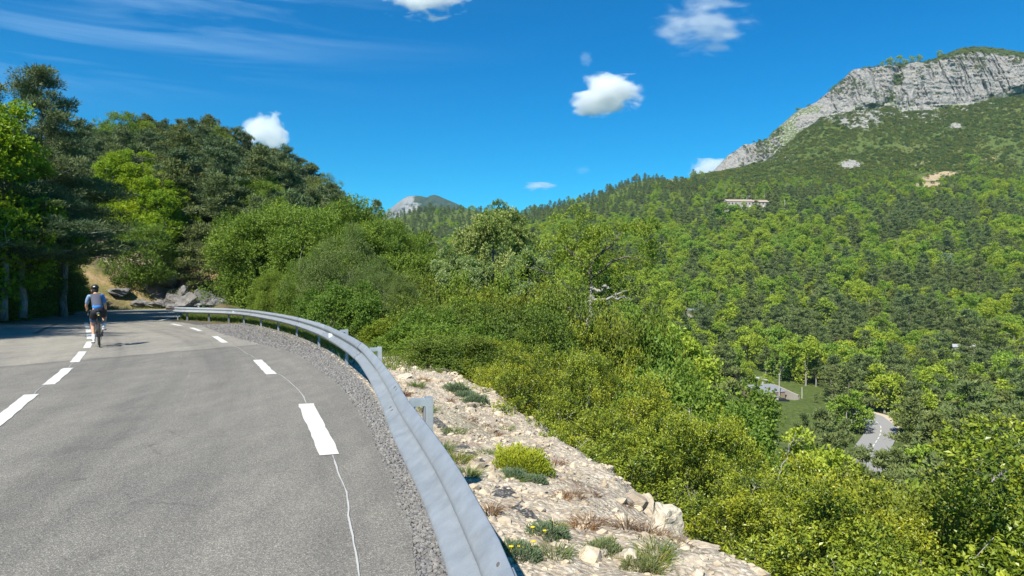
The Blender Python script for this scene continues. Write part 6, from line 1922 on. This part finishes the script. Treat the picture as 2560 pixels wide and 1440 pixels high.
# ------------------------------------------------------------------ dead branches poking out of the bushes
def dead_branches():
    rng = np.random.default_rng(15)
    def W2(px, py, Y): return np.array(W(px, py, Y))
    L = [([(1945, 1205), (1962, 1150), (1972, 1120), (1990, 1080)], 9.0, 'pale bare branch rising from the middle of the bushes', [(1975, 1118, 2010, 1070), (1965, 1145, 1930, 1100)]),
         ([(1865, 1290), (1880, 1240), (1890, 1215), (1880, 1190)], 7.0, 'forked dead branch in the dark hollow of the bushes', [(1885, 1225, 1920, 1200), (1878, 1240, 1850, 1185)]),
         ([(2300, 1445), (2303, 1380), (2315, 1340), (2340, 1320)], 6.0, 'pale bare stem by the lower edge left of the corner bush', [(2306, 1370, 2275, 1330), (2318, 1338, 2370, 1345)]),
         ([(1845, 1010 + 290), (1870, 1318), (1930, 1320), (1945, 1300)], 7.2, 'thin dead twig lying across the dark hollow', []),
         ([(2480, 1205), (2500, 1185), (2515, 1170)], 5.2, 'short bare branch sticking out above the corner bush', [(2500, 1186, 2520, 1200)]),
         ([(1735, 1100), (1728, 1060), (1722, 1020)], 11, 'straight pale shoot among the yellow leaves', []),
         ([(2150, 1440), (2160, 1400), (2155, 1350)], 6.5, 'grey stem in the shade at the lower frame edge', [(2158, 1390, 2185, 1350)]),
         ([(1420, 1140), (1450, 1120), (1475, 1095)], 7.5, 'curved grey twigs hanging out over the bank', [(1440, 1130, 1410, 1135)])]
    for pts, Y, lb, br in L:
        b = W2(*pts[0], Y); t = thing('dead_branch', lb, 'branch', tuple(b))
        P = np.array([W2(*p, Y + .15 * i) for i, p in enumerate(pts)]) - b
        f = np.linspace(0, 1, 12); d = np.linspace(0, 1, len(P)); Q = np.stack([np.interp(f, d, P[:, k]) for k in range(3)], 1)
        Q[1:-1] += rng.normal(0, .012, (10, 3)); r = .0085 * (Y / 8) ** .5
        mb = MB().tube(Q, r * (1.1 - .75 * f), 6)
        for (a, c, e, g) in br:
            limb_mesh(rng, W2(a, c, Y + .1) - b, [W2(e, g, Y - .1) - b], r * .6, mb, .1, 5)
        for q in (5, 7, 9, 10): limb_mesh(rng, Q[q], [Q[q] + rng.normal(0, .22, 3)], r * .28, mb, .15, 4)
        mb.build('wood', M['deadwood'], t, True)

# ------------------------------------------------------------------ clouds
def cloudmat(name, dens, nscale, edge, seed, wisp=False):
    m = NT(name)
    o = m.obj()
    # distance from centre in unit box space, eroded by noise
    vl = m.n("ShaderNodeVectorMath", operation='LENGTH'); m.lk(o, vl.inputs[0])
    off = m.mapping(o, (1.0, 1.0, 1.0) if not wisp else (.7, 1, 1.2), loc=(seed * 3.1, seed * 1.7, 0))
    n1 = m.noise(nscale, 7, .58, off, .4)
    n2 = m.noise(nscale * .45, 2, .5, off)
    d = m.math('ADD', m.math('SUBTRACT', 1.0, vl.outputs['Value']), m.math('MULTIPLY', m.math('SUBTRACT', m.math('ADD', m.math('MULTIPLY', n1, .6), m.math('MULTIPLY', n2, .4)), .5), edge))
    sm = m.n("ShaderNodeMapRange"); sm.interpolation_type = 'SMOOTHSTEP'
    sm.inputs['From Min'].default_value = .40; sm.inputs['From Max'].default_value = .56 if not wisp else .9
    m.lk(d, sm.inputs[0])
    den = m.math('MULTIPLY', sm.outputs[0], dens)
    v = m.n("ShaderNodeVolumePrincipled"); v.inputs['Color'].default_value = (1, 1, 1, 1); v.inputs['Anisotropy'].default_value = .0
    m.lk(den, v.inputs['Density']); m.lk(v.outputs[0], m.out.inputs['Volume'])
    return m.mat
def clouds():
    Y = 5200
    L = [(1525, 238, 116, 54, .016, 2.0, 2.2, 3, False, 'bright white compact cloud in the middle of the sky'),
         (668, 335, 64, 54, .016, 2.0, 2.2, 5, False, 'white cloud rising behind the wooded hill'),
         (1068, 2, 100, 46, .010, 2.2, 2.6, 8, False, 'white cloud cut by the upper frame edge'),
         (1765, 58, 115, 74, .0055, 2.6, 3.6, 11, True, 'ragged translucent cloud at the upper right'),
         (1350, 464, 46, 13, .008, 2.2, 2.4, 14, False, 'tiny flat cloud low above the wooded ridge'),
         (1775, 422, 62, 36, .012, 1.8, 2.4, 17, False, 'white cloud peeping out behind the mountain shoulder'),
         (1459, 426, 24, 15, .0025, 2.0, 2.4, 19, True, 'faint small puff above the tiny flat cloud'),
         (1466, 148, 20, 26, .0025, 2.0, 2.6, 21, True, 'faint small puff above the compact cloud')]
    for (px, py, rx, ry, dn, ns, ed, sd, wisp, lb) in L:
        p = W(px, py, Y); k = Y / F
        bm = bmesh.new(); bmesh.ops.create_icosphere(bm, subdivisions=3, radius=1.0); me = bpy.data.meshes.new('cloud'); bm.to_mesh(me); bm.free()
        me.materials.append(cloudmat('cloud_vapour_%d' % sd, dn, ns, ed, sd, wisp))
        o = put('cloud', me, None, p); o.scale = (rx * k * 1.35, (rx + ry) * .5 * k, ry * k * 1.35)
        tag(o, lb, 'cloud')

# ------------------------------------------------------------------ cyclist and bicycle
def skin(name, chains, mats, matfn=None, subd=2, parent=None):
    """chains: list of [(x,y,z,r)...]; points shared between chains are welded"""
    bm = bmesh.new(); lay = bm.verts.layers.skin.verify(); pts = {}
    def gv(p):
        key = tuple(round(c, 4) for c in p[:3])
        if key not in pts:
            v = bm.verts.new(p[:3]); pts[key] = v
            r = p[3]; rr = r if isinstance(r, tuple) else (r, r); v[lay].radius = rr
        return pts[key]
    first = None
    for ch in chains:
        pv = None
        for p in ch:
            v = gv(p)
            if first is None: first = v; v[lay].use_root = True
            if pv is not None and bm.edges.get((pv, v)) is None and pv is not v: bm.edges.new((pv, v))
            pv = v
    me = bpy.data.meshes.new(name); bm.to_mesh(me); bm.free()
    tmp = bpy.data.objects.new('tmp_' + name, me); COL.objects.link(tmp)
    md = tmp.modifiers.new('s', 'SKIN'); md.use_smooth_shade = True; md.branch_smoothing = .6
    sb = tmp.modifiers.new('u', 'SUBSURF'); sb.levels = subd; sb.render_levels = subd
    dg = bpy.context.evaluated_depsgraph_get(); dg.update()
    out = bpy.data.meshes.new_from_object(tmp.evaluated_get(dg)); out.name = name
    bpy.data.objects.remove(tmp)
    out.materials.clear()
    for m in (mats if isinstance(mats, (list, tuple)) else [mats]): out.materials.append(m)
    for f in out.polygons:
        f.use_smooth = True
        f.material_index = matfn(f.center) if matfn else 0
    return put(name, out, parent)

def cyclist():
    gx, gy = G(249, 868.5)
    ang = math.atan2(-gx, gy) + math.radians(1.5)      # heads straight away from us
    lean = math.radians(-1.5)
    b = thing('bicycle', 'black road racing bicycle seen from directly behind', 'bicycle', (gx, gy, .0), ang); b.rotation_euler = (0, lean, ang)
    def wheel(y):
        w = thing_part('wheel', b)
        a = np.linspace(0, 2 * math.pi, 40, endpoint=False)
        MB().tube([(0, y + math.cos(q) * .325, .338 + math.sin(q) * .325) for q in a], .0165, 8, closed=True).build('tyre', M['rubber'], w, True)
        MB().tube([(0, y + math.cos(q) * .298, .338 + math.sin(q) * .298) for q in a], .013, 8, closed=True).build('rim', M['carbon'], w, True)
        mb = MB()
        for q in np.linspace(0, 2 * math.pi, 20, endpoint=False): mb.tube([(.02 * (-1) ** int(q * 10), y, .338), (0, y + math.cos(q) * .29, .338 + math.sin(q) * .29)], .0012, 4)
        mb.build('spokes', M['carbon'], w)
        MB().tube([(-.06, y, .338), (.06, y, .338)], .02, 10).build('hub', M['carbon'], w)
        return w
    wheel(0); wheel(1.0)
    fr = MB()
    BBp = (0, .41, .275); ST_ = (0, .27, .80); HT = (0, .80, .90); HB = (0, .86, .76)
    fr.tube([BBp, ST_], .017, 8); fr.tube([ST_, HT], .015, 8); fr.tube([BBp, HB], .022, 8); fr.tube([HT, HB], .02, 8)
    for s in (-1, 1):
        fr.tube([(s * .012, .27, .74), (s * .04, .12, .5), (s * .062, 0, .338)], .008, 6)
        fr.tube([(s * .02, .41, .275), (s * .05, .2, .3), (s * .062, 0, .338)], .010, 6)
        fr.tube([(s * .02, .865, .75), (s * .045, .93, .55), (s * .05, 1.0, .338)], .011, 6)
    fr.build('frame', M['carbon'], b, True)
    MB().tube([(0, .27, .80), (0, .235, .965)], .014, 8).build('seatpost', M['carbon'], b, True)
    MB().ell((0, .20, .985), (.072, .10, .028), 12, 8).ell((0, .31, .985), (.03, .12, .02), 10, 6).build('saddle', M['rubber'], b, True)
    mb = MB(); mb.tube([(0, .82, .93), (0, .92, .96)], .016, 8)
    for s in (-1, 1):
        mb.tube([(0, .92, .965), (s * .12, .92, .97), (s * .20, .93, .97), (s * .212, .99, .965), (s * .218, 1.03, .93), (s * .222, 1.01, .87), (s * .225, .93, .84)], .0135, 8)
        mb.tube([(s * .212, 1.0, .975), (s * .214, 1.05, 1.0), (s * .214, 1.06, 1.03)], [.017, .017, .011], 7)
        mb.tube([(s * .216, 1.055, 1.0), (s * .218, 1.06, .93), (s * .22, 1.02, .89)], .006, 5)
    mb.build('handlebar', M['carbon'], b, True)
    mb = MB(); mb.tube([(-.06, .41, .275), (.06, .41, .275)], .02, 8); mb.tube([(-.085, .41, .275), (-.095, .43, .11)], .012, 6); mb.tube([(.085, .41, .275), (.095, .39, .44)], .012, 6)
    mb.tube([(.055, .41 + .09 * math.cos(q), .275 + .09 * math.sin(q)) for q in np.linspace(0, 2 * math.pi, 20, endpoint=False)], .005, 5, closed=True)
    mb.build('crankset', M['carbon'], b, True)
    MB().box((-.14, .43, .105), (.09, .08, .02)).build('pedal', M['rubber'], b); MB().box((.14, .39, .445), (.09, .08, .02)).build('pedal', M['rubber'], b)
    mb = MB(); mb.ell((0, .15, .90), (.045, .07, .05), 10, 8); mb.build('saddle_bag', M['greycloth'], b, True)
    MB().ell((.004, .085, .86), (.024, .012, .012), 8, 6).build('rear_light', M['yellowlamp'], b, True)
    mb = MB(); mb.tube([(0, .36, .42), (0, .33, .60)], .036, 10); mb.build('bottle', M['greycloth'], b, True)

    # rider
    p = thing('person', 'cyclist riding away in a grey and blue jersey, black shorts, white socks and black helmet', 'person', (gx, gy, 0), ang); p.rotation_euler = (0, lean, ang)
    hipL, hipR = (-.105, .23, .955), (.095, .23, .965)
    kneeL, ankL, toeL = (-.135, .50, .585), (-.115, .34, .205), (-.125, .50, .125)
    kneeR, ankR, toeR = (.15, .60, .77), (.12, .33, .535), (.13, .48, .465)
    pel = (-.005, .225, 1.01); waist = (-.015, .30, 1.13); chest = (-.035, .44, 1.30); upc = (-.045, .53, 1.385); neck = (-.05, .62, 1.44)
    shL, shR = (-.195, .53, 1.375), (.105, .54, 1.385)
    elL, wrL = (-.265, .68, 1.12), (-.245, .92, 1.005)
    elR, wrR = (.175, .70, 1.13), (.205, .93, 1.005)
    lerp = lambda a, b_, t: tuple(a[i] + (b_[i] - a[i]) * t for i in range(3))
    leg = lambda h, k, an, to: [(*pel, (.11, .09)), (*h, .085), (*lerp(h, k, .5), .083), (*k, .058), (*lerp(k, an, .30), .056), (*lerp(k, an, .65), .043), (*an, .033), (*lerp(an, to, .12)[:2], an[2] - .055, .036), (*to, .028)]
    arm = lambda s, e, w: [(*upc, (.105, .08)), (*s, .052), (*lerp(s, e, .5), .045), (*e, .038), (*lerp(e, w, .4), .036), (*w, .024)]
    def hand(w, sg):
        pm = (w[0] - sg * .012, w[1] + .055, w[2] - .004); ch = [[(*w, .024), (*pm, (.027, .018))]]
        for i, (dx, l) in enumerate([(-.024, .9), (-.008, 1.0), (.010, .95), (.026, .8)]):
            a = (pm[0] + dx, pm[1] + .035 * l, pm[2] - .004); c = (pm[0] + dx * 1.1, pm[1] + .058 * l, pm[2] - .028); e = (pm[0] + dx * 1.0, pm[1] + .045 * l, pm[2] - .048)
            ch.append([(*pm, (.027, .018)), (*a, .0095), (*c, .0085), (*e, .007)])
        th = (pm[0] - sg * -.026, pm[1] + .005, pm[2] - .008); ch.append([(*pm, (.027, .018)), (*th, .010), (th[0] + sg * .008, th[1] + .03, th[2] - .02, .008)])
        return ch
    chains = [[(*pel, (.11, .09)), (*waist, (.112, .085)), (*chest, (.128, .09)), (*upc, (.105, .08)), (*neck, .052), (-.05, .665, 1.475, .05)]]
    chains += [leg(hipL, kneeL, ankL, toeL), leg(hipR, kneeR, ankR, toeR), arm(shL, elL, wrL), arm(shR, elR, wrR)]
    chains += hand(wrL, -1) + hand(wrR, 1)
    body = skin('body', chains, [M['skin']], None, 1, p)
    # head with face, turned up the road
    def hf(V):
        V = V.copy()
        fr_ = V[:, 1] > .3
        V[:, 0] *= np.where(V[:, 2] < -.2, 1 - .22 * (-V[:, 2] - .2), 1)
        nose = np.exp(-((V[:, 0] / .16) ** 2 + ((V[:, 2] + .12) / .22) ** 2)) * fr_
        eyes = (np.exp(-(((np.abs(V[:, 0]) - .36) / .16) ** 2 + ((V[:, 2] - .12) / .12) ** 2))) * fr_
        chin = np.exp(-((V[:, 0] / .3) ** 2 + ((V[:, 2] + .82) / .2) ** 2)) * fr_
        V[:, 1] += .22 * nose - .10 * eyes + .15 * chin
        return V
    hc = (-.05, .70, 1.535); rx_ = Matrix.Rotation(math.radians(-12), 3, 'X')
    mb = MB(); mb.ell(hc, (.076, .096, .118), 28, 22, fn=hf, rot=rx_)
    for s in (-1, 1): mb.ell((hc[0] + s * .077, hc[1] - .005, hc[2] - .01), (.012, .02, .032), 8, 6)
    hd = mb.build('head', M['skin'], p, True)
    MB().ell((hc[0], hc[1] - .018, hc[2] + .012), (.083, .092, .112), 18, 12, rot=rx_).build('hair', M['hair'], p, True)
    mb = MB()
    for s in (-1, 1): mb.ell((hc[0] + s * .03, hc[1] + .09, hc[2] + .012), (.022, .012, .014), 8, 6)
    mb.tube([(hc[0] - .08, hc[1] + .01, hc[2] + .015), (hc[0] - .05, hc[1] + .085, hc[2] + .018), (hc[0] + .05, hc[1] + .085, hc[2] + .018), (hc[0] + .08, hc[1] + .01, hc[2] + .015)], .005, 5)
    mb.build('glasses', M['rubber'], p, True)
    def helm(V):
        V = V.copy(); a = np.arctan2(V[:, 0], V[:, 1])
        V[:, 2] = np.where(V[:, 2] < -.15, -.15 + (V[:, 2] + .15) * .15, V[:, 2])
        V *= (1 + .05 * np.sin(V[:, 0] * 22) * (V[:, 2] > 0))[:, None]
        return V
    MB().ell((hc[0], hc[1] - .012, hc[2] + .055), (.098, .135, .10), 26, 16, fn=helm, rot=rx_).build('helmet', M['helmet'], p, True)
    # jersey with short sleeves: grey back, blue hem, pale blue sleeves
    def jm(c):
        x = c.x + .045
        if abs(x) > .125 + .03 * (c.z < 1.3): return 1 if x < 0 else 2
        if c.z < 1.12: return 3
        return 0
    ex = .014
    slv = lambda s, e: [(*upc, (.140, .108)), (*s, .070), (*lerp(s, e, .55), .060), (*lerp(s, e, .86), .052)]
    skin('jersey', [[(-.004, .205, .985, (.135, .128)), (*waist, (.145, .125)), (*chest, (.158, .125)), (*upc, (.140, .108)), (*lerp(upc, neck, .6), .068)], slv(shL, elL), slv(shR, elR)],
         [M['greyjersey'], M['paleblue'], M['blue'], M['blue']], jm, 2, p)
    def sm(c): return 1 if (c.z < .76 and c.x < -.04 and c.y > .3) else 0
    sh = lambda h, k, f: [(*pel, (.140, .118)), (*h, .112), (*lerp(h, k, .5), .096), (*lerp(h, k, f), .077)]
    skin('shorts', [[(*pel, (.140, .118)), (-.012, .275, 1.10, (.142, .112))], sh(hipL, kneeL, .80), sh(hipR, kneeR, .80)], [M['blackcloth'], M['navy']], sm, 2, p)
    for an, k, to in ((ankL, kneeL, toeL), (ankR, kneeR, toeR)):
        skin('sock', [[(*lerp(k, an, .58), .053), (*lerp(k, an, .8), .045), (*an, .040), (an[0], an[1] + .01, an[2] - .03, .042)]], [M['whitecloth']], None, 1, p)
        hl = (an[0], an[1] - .035, an[2] - .062)
        skin('shoe', [[(*hl, (.038, .036)), (an[0], an[1] + .03, an[2] - .06, (.042, .040)), (*lerp(an, to, .7)[:2], to[2] + .01, (.044, .032)), (to[0], to[1] + .05, to[2] - .004, (.036, .022))]], [M['whiteshoe'], M['blackcloth']],
             (lambda c, z0=an[2]: 1 if c.z < z0 - .075 else 0), 1, p)
    for s, w in ((-1, wrL), (1, wrR)):
        skin('glove', [[(*w, .029), (w[0] - s * .010, w[1] + .03, w[2], (.032, .024)), (w[0] - s * .012, w[1] + .062, w[2] - .004, (.034, .024))]], [M['blackcloth']], None, 1, p)
    mb = MB()      # small pale mark on the back pocket
    V, T = [], []
    skin_mark = MB().ell((-.05, .335, 1.245), (.022, .006, .008), 8, 6)
    skin_mark.build('pocket_mark', M['whitecloth'], p, True)

def thing_part(name, parent):
    o = bpy.data.objects.new(name, None); COL.objects.link(o); o.parent = parent; return o

M['carbon'] = simple('black_carbon', (.02, .02, .022), .35, .1, .5)
M['skin'] = simple('rider_skin', (.52, .30, .20), .55, var=.06)  # the rider's own skin tone, slightly mottled
M['hair'] = simple('dark_hair', (.03, .022, .016), .7)
M['helmet'] = simple('black_helmet', (.018, .018, .02), .35, 0, .5)
M['greyjersey'] = simple('grey_jersey', (.075, .08, .105), .85)
M['paleblue'] = simple('pale_blue_sleeve', (.20, .30, .45), .8)
M['blue'] = simple('blue_cloth', (.04, .20, .55), .8)
M['navy'] = simple('navy_panel', (.06, .12, .26), .8)
M['blackcloth'] = simple('black_lycra', (.014, .014, .017), .7)
M['whitecloth'] = simple('white_sock', (.78, .78, .76), .85)
M['whiteshoe'] = simple('white_shoe', (.72, .73, .74), .45)
M['greycloth'] = simple('dark_grey_fabric', (.07, .075, .085), .8)
M['yellowlamp'] = simple('yellow_tag', (.8, .68, .05), .5)

# ------------------------------------------------------------------ air
def haze(density):
    m = NT('air')
    v = m.n("ShaderNodeVolumePrincipled"); v.inputs['Color'].default_value = (.40, .70, 1.0, 1); v.inputs['Density'].default_value = density
    v.inputs['Anisotropy'].default_value = .2
    m.lk(v.outputs[0], m.out.inputs['Volume'])
    o = MB().box((300, 2060, 172), (7000, 4260, 444)).build('haze', m.mat)
    tag(o, 'thin bluish air over the valley', 'haze', kind='stuff')
HZ = 1
build_ground(); build_cliff(); build_far_mountain(); build_road(); shoulder()
import time; t_=time.time()
make_assets()
build_rail(); build_bank(); rocks(); small_plants()
print('a', time.time()-t_)
valley(); cyclist(); clouds(); dead_branches(); near_bushes(); mid_trees(); hill_trees(); forest()
print('all', time.time()-t_)
haze(.00007)
